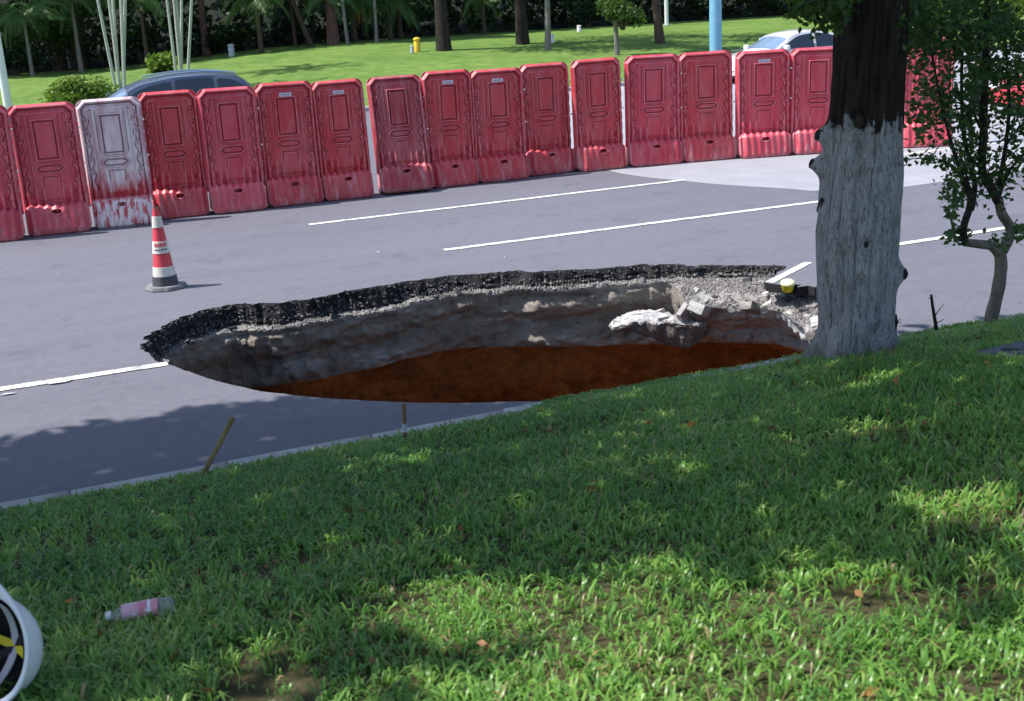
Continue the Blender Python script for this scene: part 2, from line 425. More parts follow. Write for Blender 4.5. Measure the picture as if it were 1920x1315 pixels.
for k, (t, ins, ro) in enumerate([(.12, .015, .02), (.3, .02, .035), (.45, .035, .04), (.6, .03, .05), (.75, .06, .05), (.9, .05, .05), (1.0, .07, .05)]):
    r = ring(0, ins, ro, 0, 0, 1.0+1.7*k, 5, 1-.55*t); r[:, 2] = -SA*t*(1+.25*(fbm(HB[:, 0]*2, HB[:, 1]*2)-.5)); rr.append(r)
strata('asphalt_layer', rr, M_EDGE, hole, .022)
rg = [rr[-1].copy()]
for k, (dz, ins, ro, sh) in enumerate([(.0, .095, .03, .07), (.005, .12, .04, .14), (.015, .135, .04, .24), (.025, .14, .04, .33), (.04, .145, .04, .41), (.055, .14, .04, .45), (.075, .13, .04, .46)]):
    r = ring(0, ins, ro, sh, 0, 4.0+k*.05, 3, .45-.03*k); r[:, 2] = rr[-1][:, 2]-dz-.34*shelf*(sh); rg.append(r)
strata('crushed_stone_layer', rg, M_PALE, hole, .03)
rs = [rg[-1].copy()]
for k in range(1, 27):
    t = k/26; ins = .12 - .09*t + .035*math.sin(t*9)
    r = ring(0, ins, .09, .46*(1-.8*t), 0, 8+t*3.2, 1.7, .55*(1-t)); r[:, :2] += HN*(bumpL*.0*np.exp(-((t-.62)/.16)**2))[:, None]
    z1 = -.92-.16*(fbm(HB[:, 0]*.9+3, HB[:, 1]*.9)-.5)-.12*sstep(2.6, 1.2, HB[:, 0])
    r[:, 2] = rg[-1][:, 2]*(1-t)+z1*t; rs.append(r)
_o = strata('subgrade_layer', rs, M_SUB, hole, .085); _o.data.materials.append(M_SUBPALE)
_c = np.zeros(len(_o.data.polygons)*3); _o.data.polygons.foreach_get('center', _c); _c = _c.reshape(-1, 3)
_o.data.polygons.foreach_set('material_index', ((_c[:, 0] > 7.0+.5*(fbm(_c[:, 1]*4, _c[:, 2]*4)-.5)) & (_c[:, 1] > 8.8) & (_c[:, 2] > -1.0+.25*(fbm(_c[:, 0]*3, _c[:, 1]*3)-.5))).astype(np.int32))
rc = [rs[-1].copy()]
for k in range(1, 29):
    t = k/28; ins = .0-.16*math.sqrt(t)+.05*t + (.035*math.sin(t*14))
    r = ring(0, ins, .08, 0, 0, 20+t*5, 1.3, 0); r[:, 2] = rs[-1][:, 2]*(1-t)+(-4.2)*t; rc.append(r)
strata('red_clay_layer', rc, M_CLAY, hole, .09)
fl = [rc[-1]]
for s_ in (.75, .5, .25, .02):
    r = rc[-1].copy(); r[:, :2] = cen+(r[:, :2]-cen)*s_; r[:, 2] = -4.2-.3*(1-s_)+.5*(fbm(r[:, 0], r[:, 1])-.5); fl.append(r)
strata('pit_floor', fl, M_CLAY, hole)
# loose stones on the broken edges
def stones(name, P, size, mat, parent=None, **k):
    n = len(P); a = np.array([[1, 0, 0], [0, 1, 0], [-1, 0, 0], [0, -1, 0], [0, 0, 1], [0, 0, -1]], float)
    V = a[None]*(size[:, None, None]*rng.uniform(.55, 1.2, (n, 6, 1))) + rng.normal(0, .18, (n, 6, 3))*size[:, None, None]
    ang = rng.uniform(0, 2*PI, n); c, s_ = np.cos(ang), np.sin(ang)
    X = V[..., 0]*c[:, None]-V[..., 1]*s_[:, None]; Y = V[..., 0]*s_[:, None]+V[..., 1]*c[:, None]
    V = np.stack([X, Y, V[..., 2]], -1)+P[:, None, :]
    f = np.array([[0, 1, 4], [1, 2, 4], [2, 3, 4], [3, 0, 4], [1, 0, 5], [2, 1, 5], [3, 2, 5], [0, 3, 5]])
    F = (f[None]+np.arange(n)[:, None, None]*6).reshape(-1, 3)
    return tag(link(name, mesh_np(name, V.reshape(-1, 3), F, False), mat, parent), kind='stuff', **k)
def pick(rings, n, r0, r1, wgt):
    p = wgt/wgt.sum(); i = rng.choice(NH, n, p=p); a = rng.uniform(r0, r1, n); k = np.clip(np.floor(a).astype(int), 0, len(rings)-2); f = (a-k)[:, None]
    R = np.array(rings); return R[k, i]*(1-f)+R[k+1, i]*f
wb = sstep(9.2, 10.8, HB[:, 1])+.02
sp = pick(rg, 3600, 0, 4.5, wb); stones('crushed_stones', sp+[0, 0, .004], rng.uniform(.008, .026, len(sp)), M_PALE, hole)
M_DARKST = simple('bitumen_stone', (.05, .05, .055), .8, .5, 20)
M_MIDST = simple('grey_stone', (.20, .19, .19), .85, .4, 15)
sp = pick(rr, 2200, .3, 6.9, wb); stones('asphalt_crumbs', sp+np.concatenate([HN[:1]*0, [[0]]], 1), rng.uniform(.008, .028, len(sp)), M_DARKST, hole)
sp = pick(rr, 1300, 3.6, 6.9, wb*(.25+sstep(.45, .62, fbm(HB[:, 0]*2.5, 3.3)))); stones('grey_crumbs', sp, rng.uniform(.007, .022, len(sp)), M_MIDST, hole)
sp = pick(rg, 3200, .3, 6.0, shelf+1e-6); stones('shelf_gravel', sp+[0, 0, .006], rng.uniform(.008, .024, len(sp)), M_MIDST, hole)
for q in range(46):
    j = rng.integers(0, NH) if q > 14 else rng.choice(np.where(shelf > .8)[0])
    if HB[j, 1] < 10.4 and shelf[j] < .5: continue
    p = rg[rng.integers(1, 5)][j]; d = rng.uniform(.04, .11)
    chunk_q = (p[0], p[1], p[2]+d*.15, d)
    FRAGS = globals().setdefault('FRAGS', []); FRAGS.append(chunk_q)
# broken slabs jutting on the right
def chunk(name, c, d, R, mat, parent=None, rough=.03, sub=5, **k):
    bm = bmesh.new(); bmesh.ops.create_cube(bm, size=1); bmesh.ops.subdivide_edges(bm, edges=list(bm.edges), cuts=sub, use_grid_fill=True)
    V = np.array([v.co[:] for v in bm.verts]); nV = V/np.linalg.norm(V, axis=1)[:, None]
    V = V*np.array(d); s0 = hash(name) % 7 if False else float(c[0])
    n = (fbm(V[:, 0]*7+s0, V[:, 1]*7+s0, V[:, 2]*7)-.5)*2*rough + (fbm(V[:, 0]*20+s0, V[:, 1]*20, V[:, 2]*20)-.5)*rough*.8
    V = V+nV*n[:, None]
    for v, p in zip(bm.verts, V): v.co = Vector(p)
    mb = MB(); mb.bm(bm, c, R); o = mb.build(name, mat, parent, smooth=True); return tag(o, **k)
for (a, b, c_, d) in FRAGS:
    chunk('asphalt_fragment', (a, b, c_), (d, d*.7, d*.5), rot(rng.uniform(-.4, .4), rng.uniform(-.4, .4), rng.uniform(0, 6)), M_DARKST if rng.random() < .6 else M_MIDST, hole, d*.12, 2)
M_WHITEC = m_base('pale_broken_concrete', (.34, .33, .33), (.62, .61, .60), (.75, .75, .74), .6, .5)
def dusty(name):  # upward faces paled in the colour, as sunlight on the lump's top
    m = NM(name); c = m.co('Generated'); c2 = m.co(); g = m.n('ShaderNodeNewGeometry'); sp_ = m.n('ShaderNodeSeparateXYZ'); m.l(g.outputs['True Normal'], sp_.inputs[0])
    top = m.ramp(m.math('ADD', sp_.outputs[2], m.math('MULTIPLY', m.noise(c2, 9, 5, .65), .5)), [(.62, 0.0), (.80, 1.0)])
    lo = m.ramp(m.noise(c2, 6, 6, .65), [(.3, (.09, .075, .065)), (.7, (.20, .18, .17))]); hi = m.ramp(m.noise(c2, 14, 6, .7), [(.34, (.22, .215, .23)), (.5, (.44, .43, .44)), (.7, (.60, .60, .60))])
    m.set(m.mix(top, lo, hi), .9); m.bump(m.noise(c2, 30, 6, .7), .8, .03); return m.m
M_LITTOP = dusty('painted_lit_top_concrete')
def wedge():
    nl, na = 46, 40; t = np.linspace(0, 1, nl); a = np.arange(na)/na*2*PI; T, A = np.meshgrid(t, a, indexing='ij')
    ry = .20*np.sin(PI*np.clip(T*.80+.16, 0, 1))**.6*(1+.5*(fbm(T*5, 3.3)-.5)); rz = (.05+.13*sstep(0, .7, T))*np.sin(PI*np.clip(T*.86+.1, 0, 1))**.4
    sy = np.sign(np.cos(A))*np.abs(np.cos(A))**.7; sz = np.sign(np.sin(A))*np.abs(np.sin(A))**.7
    n = fbm(T*6, np.cos(A)*1.5+4, np.sin(A)*1.5, 5)-.5; n2 = 2.2*(fbm(T*16, np.cos(A)*4+4, np.sin(A)*4, 3)-.5)
    X = T*1.02; Y = ry*sy*(1+.7*n)+.05*np.sin(T*5)+.02*n2; Z = rz*sz*(1+.5*n)*np.where(sz > 0, .55, 1.5)+.07*np.sin(T*4.6+.4)+.03*n2
    V = np.stack([X, Y, Z], -1).reshape(-1, 3); V = np.concatenate([V, [[-.04, .0, V[:na, 2].mean()], [1.06, .05, V[-na:, 2].mean()]]]); i = np.arange(na); j = (i+1) % na; k = nl*na
    o = link('broken_concrete_lump', mesh_np('lump', V, [grid_faces(nl, na, True), np.stack([i*0+k, j, i], 1), np.stack([i*0+k+1, i+(nl-1)*na, j+(nl-1)*na], 1)]), M_LITTOP)
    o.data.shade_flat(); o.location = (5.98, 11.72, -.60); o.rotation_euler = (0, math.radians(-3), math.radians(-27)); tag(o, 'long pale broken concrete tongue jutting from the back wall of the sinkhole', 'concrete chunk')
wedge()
_f = np.where(shelf > .75)[0]
for q in range(26):
    j = rng.choice(_f); k = rng.integers(3, 7) if q < 19 else 1; p = rg[k][j]; d = rng.uniform(.09, .24) if q < 19 else rng.uniform(.05, .10)
    chunk('broken_rock', (p[0], p[1], p[2]-.02), (d, d*rng.uniform(.55, .9), d*rng.uniform(.35, .6)), rot(rng.uniform(-.5, .5), rng.uniform(-.5, .5), rng.uniform(0, 6)), M_WHITEC if q % 3 else M_PALE, hole, d*.13, 3).data.shade_flat()
for q in range(9):
    t_ = q/8; chunk('broken_rock', (6.1+.75*t_+rng.normal(0, .05), 11.66-.38*t_+rng.normal(0, .05), -.55+.06*math.sin(t_*4)+rng.normal(0, .015)), (rng.uniform(.10, .22), rng.uniform(.08, .15), rng.uniform(.05, .10)), rot(rng.uniform(-.3, .3), rng.uniform(-.3, .3), rng.uniform(0, 6)), M_WHITEC, hole, .014, 3).data.shade_flat()
chunk('concrete_shard', (6.76, 11.32, -.38), (.42, .06, .17), rot(math.radians(10), math.radians(-36), math.radians(20)), M_WHITEC, None, .012, 5,
      label='small white slab shard leaning on the pale concrete tongue in the sinkhole', cat='concrete shard')
# sagging piece of road surface with a stub of line on it
def sag():
    o = empty('sagging_road_slab', (7.7, 10.4, 0), label='sagging grey asphalt slab with a stub of white line at the right end of the hole', cat='road slab')
    pts = [(-.46, .12), (-.20, .36), (.22, .62), (.45, .45), (.45, -.3), (.15, -.52), (-.18, -.36), (-.34, -.10)]
    P = []
    for i in range(len(pts)):
        a, b = np.array(pts[i]), np.array(pts[(i+1) % len(pts)])
        for k in range(5): P.append(a+(b-a)*k/5+rng.normal(0, .03, 2))
    n = len(P); zf = lambda p: .022 - .07*max(0, .4-p[0])
    V = [(p[0], p[1], zf(p)) for p in P]+[(p[0]*.96, p[1]*.96, zf(p)-.10) for p in P]
    F = [list(range(n)), list(range(n, 2*n))[::-1]]+[[i, i+n, (i+1) % n+n, (i+1) % n] for i in range(n)]
    bm = bmesh.new(); vv = [bm.verts.new(v) for v in V]
    for f in F: bm.faces.new([vv[i] for i in f])
    bmesh.ops.recalc_face_normals(bm, faces=bm.faces); me = bpy.data.meshes.new('slab'); bm.to_mesh(me); bm.free()
    me.materials.append(M_ASPH); me.materials.append(M_EDGE)
    for f in me.polygons:
        if abs(f.normal.z) < .6 or f.normal.z < 0: f.material_index = 1
    link('slab', me, None, o)
    L = []
    a, b = np.array([-.42, .12]), np.array([.36, .50]); d = (b-a)/np.linalg.norm(b-a); nn = np.array([-d[1], d[0]])*.05
    for p in (a-nn, b-nn, b+nn, a+nn): L.append((p[0], p[1], zf(p)+.006))
    me = bpy.data.meshes.new('line_stub'); me.from_pydata(L, [], [(0, 1, 2, 3)]); link('line_stub', me, M_PAINT, o)
sag()

# ------------------------------------------------------------------ water-filled barriers
def red_plastic(name, base=(.50, .022, .036), faded=(.58, .09, .10), fade=.3, white=False, scuff=.34):
    m = NM(name); c0 = m.co(); oi = m.n('ShaderNodeObjectInfo')
    va = m.n('ShaderNodeVectorMath', operation='ADD'); m.l(c0, va.inputs[0])
    rv = m.math('MULTIPLY', oi.outputs['Random'], 37.0); cx = m.n('ShaderNodeCombineXYZ'); m.l(rv, cx.inputs[0]); m.l(rv, cx.inputs[2]); m.l(cx.outputs[0], va.inputs[1])
    c = va.outputs[0]; mp = m.n('ShaderNodeMapping'); mp.inputs['Scale'].default_value = (1, 1, .22); m.l(c, mp.inputs[0]); cs = mp.outputs[0]
    rnd = m.math('MULTIPLY', oi.outputs['Random'], fade)
    x = m.mix(rnd, base, faded)
    x = m.mix(m.math('MULTIPLY', m.ramp(m.noise(cs, 5, 6, .65), [(.42, 0.0), (.75, 1.0)]), scuff), x, (.62, .27, .29))
    x = m.mix(m.ramp(m.noise(cs, 20, 5, .7), [(.66, 0.0), (.78, .5)]), x, (.66, .50, .50))
    x = m.mix(m.ramp(m.noise(c, 2.2, 5, .65), [(.5, 0.0), (.8, .5)]), x, (.20, .018, .030))
    x = m.mix(m.ramp(m.noise(c, 55, 3, .6), [(.70, 0.0), (.76, .5)]), x, (.75, .70, .70))
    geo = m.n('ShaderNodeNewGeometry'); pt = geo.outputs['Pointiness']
    x = m.mix(m.ramp(pt, [(.44, .5), (.488, 0.0)]), x, (.16, .010, .018))  # recesses darkened in the colour, as shade, to bring out the relief
    x = m.mix(m.math('MULTIPLY', m.ramp(pt, [(.512, 0.0), (.56, .8)]), m.ramp(m.noise(c, 7, 5, .65), [(.35, .15), (.65, 1.0)])), x, (.70, .30, .33))  # raised edges paled as highlights, broken up by scuffing
    z = m.z()[2]
    dirt = m.math('MULTIPLY', m.ramp(z, [(.0, 1.0), (.10, 0.0)]), m.ramp(m.noise(c, 12, 4, .6), [(.3, .2), (.7, .9)]))
    x = m.mix(dirt, x, (.17, .12, .12))
    sc_ = m.math('MULTIPLY', m.ramp(m.noise(cs, 9, 6, .7), [(.52, 0.0), (.68, .55)]), m.ramp(z, [(.30, 1.0), (.62, 0.0)])); x = m.mix(sc_, x, (.62, .36, .38))
    if white:
        f = m.math('ADD', z, m.math('MULTIPLY', m.noise(cs, 7, 5, .6), .9))
        up = m.ramp(m.math('MULTIPLY', f, .5), [(.50, 0.0), (.66, .93)])
        wh = m.ramp(m.noise(cs, 7, 6, .7), [(.34, (.52, .30, .34)), (.50, (.66, .54, .57)), (.66, (.74, .69, .71))])
        wh = m.mix(m.ramp(pt, [(.44, .85), (.495, 0.0)]), wh, (.16, .06, .09)); x = m.mix(up, x, wh)  # relief lines darkened in the colour, as shade
        lo = m.math('MULTIPLY', m.ramp(z, [(.40, 1.0), (.47, 0.0)]), m.ramp(m.noise(cs, 16, 4, .6), [(.42, 0.0), (.52, .9)]))
        x = m.mix(lo, x, (.75, .66, .68))
    m.set(x, .42, .45); m.b.inputs['Subsurface Weight'].default_value = .0
    m.bump(m.noise(c, 30, 4), .12, .01); return m.m
M_RED = red_plastic('red_plastic'); M_RED2 = red_plastic('lighter_red_plastic', (.54, .030, .06), (.60, .11, .14), .5, scuff=.3)  # second red is slightly lighter and pinker, for some of the barriers
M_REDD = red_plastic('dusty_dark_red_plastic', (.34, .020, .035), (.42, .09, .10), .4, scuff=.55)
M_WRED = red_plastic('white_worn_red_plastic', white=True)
M_SCUFF = simple('scuffed_pink_plastic', (.42, .17, .19), .6, .4, 12)
M_TAG = simple('label_plate', (.62, .60, .70), .4, .1)
M_PRINT = simple('dark_print', (.10, .09, .14), .6, .1)
M_BOLT = simple('pale_bolt', (.75, .72, .70), .4, .2, 30)
M_BLACK = simple('black_rubber', (.018, .018, .02), .6, .3, 20, bump=.2)
BWd, BHt = .935, 2.0
def body_depth(u, v):
    hw = BWd/2; a = np.abs(u)
    de = np.minimum(hw-a, BHt-v); dc = ((hw-a)+(BHt-v)-.12)/1.414; d = np.minimum(de, dc)
    D = np.full_like(u, .055)
    D -= .035*sstep(.03, 0, d)
    D += .018*(sstep(.02, .035, d)-sstep(.05, .065, d)); D -= .020*(sstep(.062, .072, d)-sstep(.085, .095, d))
    D += .016*(sstep(.12, .13, d)-sstep(.145, .16, d))*(v > 1.4)
    # scalloped side lines with notches
    saw = ((v-.62)/.21) % 1.0
    us = .305+.045*(1-np.abs(saw*2-1)); act = sstep(.55, .62, v)*sstep(1.78, 1.70, v)
    D -= .013*sstep(.016, .007, np.abs(a-us))*act; D += .012*sstep(us-.005, us+.012, a)*sstep(.43, .41, a)*act
    tri = (np.abs(a-us-.035) < .022*(1-saw)) & (saw < .45) & (v > .75) & (v < 1.75); D -= .022*tri
    # centre column
    D += .014*sstep(.262, .250, a)*sstep(.50, .56, v)*sstep(1.86, 1.84, v)
    D -= .012*sstep(.012, .004, np.abs(a-.205))*sstep(1.12, 1.2, v)*sstep(1.84, 1.80, v)
    def rect(hw_, v0, v1, w=.0):
        return np.minimum(hw_-a, np.minimum(v-v0, v1-v))
    r = rect(.150, 1.15, 1.75); D += .020*sstep(-.024, -.012, r)*sstep(.004, -.004, r); D -= .018*sstep(.0, .01, r)*sstep(.03, .018, r); D += .004*sstep(.02, .04, r)
    hx = .20-np.abs(v-1.01)*1.1-a; hv = .062-np.abs(v-1.01); hx = np.minimum(hx*.7, hv)
    D += .018*sstep(-.016, -.006, hx)*sstep(.010, .0, hx); D -= .015*sstep(.004, .012, hx); D += .018*sstep(.022, .034, hx)
    r = rect(.115, .62, .88); D -= .014*sstep(.014, .004, np.abs(r))*sstep(.66, .78, v); D += .006*sstep(.0, .01, r)*sstep(.66, .78, v)
    fl = .5+.5*np.cos(u*2*PI/.118); D += .020*fl*sstep(.80, .62, v)*sstep(.42, .38, a)*(sstep(.115, .13, a)+.6)
    return .055+(D-.055)*1.35
def base_depth(u, v):
    a = np.abs(u); top = .47+.014*np.cos(u*2*PI/.118)
    t = np.clip((top-v)/top, 0, 1)
    D = .115+.09*np.sqrt(np.clip(t*8, 0, 1))+.075*t
    fl = .5+.5*np.cos(u*2*PI/.118); D += .018*fl*sstep(.03, .12, top-v)*sstep(.03, .10, v)
    D -= .05*sstep(.35, .45, a); D -= .03*sstep(.035, .0, v)
    e = np.sqrt((u/.07)**2+((v-.355)/.034)**2); D += .012*np.exp(-((e-1.25)/.2)**2); D -= .12*sstep(1.05, .75, e)
    D = np.where(v > top, .02, D); return D
def shell(name, fn, v0, v1, wfn, nu, nv, fn_back=None):
    s_ = np.linspace(-1, 1, nu); v = np.linspace(v0, v1, nv); Sg, Vg = np.meshgrid(s_, v)
    U = Sg*wfn(Vg); D = fn(U, Vg)
    A = np.stack([U, -D, Vg], -1).reshape(-1, 3); Bk = np.stack([U, (fn_back or fn)(U, Vg), Vg], -1).reshape(-1, 3)
    n = nu*nv; f1 = grid_faces(nv, nu); f2 = grid_faces(nv, nu, flip=True, off=n)
    idx = np.arange(n).reshape(nv, nu)
    loop = np.concatenate([idx[0, :-1], idx[:-1, -1], idx[-1, :0:-1], idx[:0:-1, 0]]); l2 = np.roll(loop, -1)
    f3 = np.stack([loop, loop+n, l2+n, l2], 1)
    return mesh_np(name, np.concatenate([A, Bk]), [np.concatenate([f1, f2, f3])], True)
def w_body(v): return BWd/2-(.13-np.sqrt(np.clip(.13**2-np.clip(v-(BHt-.13), 0, .1299)**2, 0, 1)))*.9
def w_base(v): return .458-.05*sstep(.06, .0, v)-.06*sstep(.38, .5, v)
ME_BODY = shell('body', body_depth, .36, BHt, w_body, 110, 190); ME_BASE = shell('base', base_depth, 0.0, .49, w_base, 110, 64)
for _m in (ME_BODY, ME_BASE): _m.materials.append(M_RED)
mb = MB()
for k in range(7): mb.lathe([(.001, .55+k*.2-.07), (.030, .55+k*.2-.065), (.032, .55+k*.2), (.030, .55+k*.2+.065), (.001, .55+k*.2+.07)], (0, 0, 0), 10)
ME_HINGE = None
def barrier(p0, p1, i, mat, label, tilt=0.0, plate=False, roll=0.0, h=1.0):
    p0 = np.array(p0); p1 = np.array(p1); c = (p0+p1)/2; d = p1-p0; yaw = math.atan2(d[1], d[0]); n = np.array([-d[1], d[0]])/np.linalg.norm(d)
    c = c+n*.22
    o = empty('water_barrier', (c[0], c[1], 0), yaw, label=label, cat='traffic barrier', group='red plastic water barriers in a row along the road')
    o.rotation_euler = (tilt, roll, yaw); o.scale = (np.linalg.norm(d)/.93, 1, h)
    if tilt: o.location.z = .0
    for nm, me in (('body', ME_BODY), ('base', ME_BASE)):
        x = link(nm, me, None, o); x.scale.x = 1.065 if nm == 'body' else 1.01; x.material_slots[0].link = 'OBJECT'; x.material_slots[0].material = mat
    global ME_HINGE
    if ME_HINGE is None: hg = mb.build('hinge_knuckles', M_SCUFF, o, True); ME_HINGE = hg.data
    else: hg = link('hinge_knuckles', ME_HINGE, None, o)
    hg.location = (.468, -.015, 0)
    for zz in (1.0+.03*(i % 3), 1.62-.04*(i % 2)):
        for dx in (-.03, .04):
            b = link('bolt', ME_BOLT, None, o); b.location = (.468+dx, -.055, zz+dx*.5)
    if plate:
        p = link('label_plate', ME_PLATE, None, o); p.location = (.01, -.0745, 1.80)
        for k in range(5):
            q = link('print_mark', ME_MARK, None, p); q.location = (-.065+k*.032, -.0052, random.uniform(-.004, .004))
    return o
_b = MB().lathe([(.001, -.014), (.016, -.012), (.016, .008), (.001, .012)], n=8, R=rot(PI/2)); _o = _b.build('bolt', M_BOLT); ME_BOLT = _o.data; bpy.data.objects.remove(_o)
_o = MB().box((0, 0, 0), (.21, .008, .062), bev=.003).build('label_plate', M_TAG); ME_PLATE = _o.data; bpy.data.objects.remove(_o)
_o = MB().box((0, 0, 0), (.018, .001, .022)).build('print_mark', M_PRINT); ME_MARK = _o.data; bpy.data.objects.remove(_o)
BAR = [((-.98,19.42),(-.04,19.35)), ((.02,19.56),(.94,19.46)), ((1.0,19.60),(1.90,19.50)), ((1.95,19.84),(2.82,19.80)), ((2.86,19.72),(3.74,19.69)), ((3.80,19.76),(4.72,19.78)),
 ((4.76,19.78),(5.60,19.75)), ((5.76,19.72),(6.66,19.66)), ((6.72,19.90),(7.60,19.92)), ((7.62,19.92),(8.58,19.90)), ((8.66,20.08),(9.60,20.10)), ((9.62,19.90),(10.54,19.84)),
 ((10.62,19.80),(11.62,19.63)), ((11.67,19.64),(12.68,19.46)), ((12.72,19.34),(13.68,19.08)), ((13.72,19.06),(14.68,18.76)), ((14.74,18.78),(15.68,18.44)), ((15.74,18.40),(16.60,17.98))]
BL = ['red barrier cut off by the left edge of the photo', 'bright red barrier between the cut-off left one and the white-worn one', 'barrier worn almost white over its upper part, streaky pink below',
 'dark red barrier right beside the white-worn one, behind the tip of the cone', 'bright red barrier in front of the rear of the dark car, right of the cone', 'red barrier with a small pale plate, second to the left of the leaning dusty one',
 'red barrier with a small pale plate, directly left of the leaning dusty one', 'dusty dark red barrier leaning back, its lower half catching the sun', 'red barrier with a pale plate directly right of the leaning one, foot scraped white',
 'red barrier with a pale plate, second to the right of the leaning dusty one', 'plain red barrier third to the right of the leaning dusty one', 'plain red barrier fourth to the right of the leaning one, scuffed top corner',
 'red barrier two places left of the one in front of the blue pole, thin tree trunk rising behind it', 'red barrier standing just below the blue pole', 'bright red barrier with a pale plate, in front of the windscreen of the white car',
 'bright red barrier half hidden behind the left side of the big trunk', 'red barrier hidden behind the big trunk, showing only at its edges', 'sunlit red barrier at the right end, seen through the small tree']
BL[12] = 'red barrier directly left of the one standing below the blue pole'
BM = [M_RED2, M_RED2, M_WRED, M_RED, M_RED2, M_RED, M_RED, M_REDD, M_RED, M_RED, M_RED, M_RED, M_RED2, M_RED, M_RED2, M_RED2, M_RED2, M_RED2]
for i, (p, q) in enumerate(BAR):
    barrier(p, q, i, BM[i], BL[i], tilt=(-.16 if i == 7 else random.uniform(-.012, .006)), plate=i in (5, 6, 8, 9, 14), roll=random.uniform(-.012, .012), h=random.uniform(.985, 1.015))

# ------------------------------------------------------------------ traffic cone
M_CRED = simple('cone_red', (.62, .05, .075), .5, .15, 10); M_CWH = simple('cone_white', (.66, .62, .58), .5, .15, 12); M_CB = simple('cone_black', (.05, .05, .065), .6, .4, 15); M_CG = simple('cone_base_rubber', (.19, .185, .20), .75, .25, 9)
co = empty('traffic_cone', (1.42, 14.30, 0.0), label='red and white banded traffic cone with black lower band, standing alone on the asphalt', cat='traffic cone')
Hc = .95
def cr(z): return .145*(1-z/Hc)+.036*(z/Hc)
zb = [.03, .16, .27, .43, .57, .73, .79, .86, .955]; mats = [M_CB, M_CWH, M_CRED, M_CWH, M_CRED, M_CWH, M_CWH, M_CRED]
for k in range(8):
    a, b = zb[k], zb[k+1]; e = .006 if k in (1, 3, 5, 6) else .0; f = .012 if k == 0 else 0
    MB().lathe([(cr(a)+e+f, a), (cr(b)+e+f, b-.002), (cr(b)-.004, b)], n=28).build('band', mats[k], co, True)
MB().lathe([(.036, .953), (.030, .958), (.022, .945), (.001, .94)], n=20).build('tip_opening', M_BLACK, co, True)
mbc = MB(); bmx = bmesh.new(); bmesh.ops.create_cone(bmx, cap_ends=True, segments=8, radius1=.25, radius2=.235, depth=.045)
bmesh.ops.bevel(bmx, geom=list(bmx.edges), offset=.008, segments=2, affect='EDGES'); mbc.bm(bmx, (0, 0, .026)); mbc.build('base', M_CG, co)
dirc = np.array([-co.location.x, -co.location.y]); ac = math.atan2(dirc[1], dirc[0])
for k in range(6):
    for rowz, hh in ((.53, .045), (.475, .02)):
        a = ac-.75+k*.28; r = cr(rowz)+.009
        MB().box((r*math.cos(a), r*math.sin(a), rowz), (.001, .014+.006*(k % 2), hh), rot(0, 0, a)).build('print_mark', M_CRED if rowz > .5 else M_PRINT, co)

# ------------------------------------------------------------------ leaves
def leaf_mesh(name, P, size, tone, flat=.0, kind='rhomb', aspect=.45, droop=0.0, axis=None):
    n = len(P); size = np.broadcast_to(size, (n,))
    d = rng.normal(0, 1, (n, 3)); d[:, 2] = d[:, 2]*(1-flat)-droop; d /= np.linalg.norm(d, axis=1)[:, None]
    if axis is not None: d = axis
    u = rng.normal(0, 1, (n, 3)); u[:, 2] += flat*0; s_ = np.cross(d, u); s_ /= np.linalg.norm(s_, axis=1)[:, None]; nn = np.cross(s_, d)
    L = size[:, None]; W = L*aspect*.5
    a = P; b = P+d*L*.45+s_*W-nn*L*.05; c = P+d*L; e = P+d*L*.45-s_*W-nn*L*.05; mid = P+d*L*.5+nn*L*.05
    V = np.stack([a, b, c, e], 1).reshape(-1, 3)
    i = np.arange(n)*4; F = np.concatenate([np.stack([i, i+1, i+2], 1), np.stack([i, i+2, i+3], 1)])
    return mesh_np(name, V, F, False, {'tone': np.repeat(tone, 4)})
G_DARK = foliage('dark_foliage', [(0, (.006, .014, .006)), (.5, (.014, .034, .011)), (.85, (.035, .075, .020)), (1, (.08, .13, .035))], .15)
G_MID = foliage('mid_foliage', [(0, (.018, .040, .012)), (.5, (.040, .085, .018)), (.85, (.09, .16, .03)), (1, (.18, .25, .05))], .35)
G_LIGHT = foliage('light_foliage', [(0, (.05, .10, .015)), (.5, (.11, .19, .025)), (1, (.26, .34, .05))], .35)
G_TREE = foliage('street_tree_foliage', [(0, (.018, .044, .014)), (.5, (.035, .085, .022)), (1, (.09, .16, .04))], .42)
G_PALM = foliage('palm_foliage', [(0, (.04, .09, .03)), (.5, (.10, .19, .06)), (1, (.18, .26, .08))], .35)
def bark(name, a, b, sc=6, st=.7, vz=.25):
    m = NM(name); cs = m.co('Object', (1, 1, vz)); x = m.ramp(m.noise(cs, sc*2, 6, .65, .3), [(.3, a), (.7, b)])
    m.set(x, .9, .2); m.bump(m.noise(cs, sc*5, 6, .7), st, .03); return m.m
B_BROWN = bark('brown_bark', (.045, .030, .022), (.12, .085, .065)); B_DARK = bark('dark_bark', (.016, .013, .011), (.045, .036, .030))
B_GREY = bark('grey_bark', (.12, .11, .095), (.26, .24, .215)); B_RED = bark('reddish_bark', (.10, .05, .04), (.22, .12, .10)); B_PALE = bark('pale_stem', (.30, .33, .28), (.50, .52, .46), 4, .3, 3)
def blob_points(c, r, n, shell=.5, lumps=9, seed=0):
    """leaf positions through the volume of an uneven crown made of many lumps"""
    g = np.random.default_rng(seed); c = np.array(c, float); r = np.array(r, float)
    d = g.normal(0, 1, (lumps, 3)); d /= np.linalg.norm(d, axis=1)[:, None]
    C = c+d*r*g.uniform(.35, .85, (lumps, 1)); R = r*g.uniform(.28, .52, (lumps, 1))
    k = g.integers(0, lumps, n); e = g.normal(0, 1, (n, 3)); e /= np.linalg.norm(e, axis=1)[:, None]
    return C[k]+e*R[k]*(g.uniform(0, 1, (n, 1))**(1/3*(1+shell)))
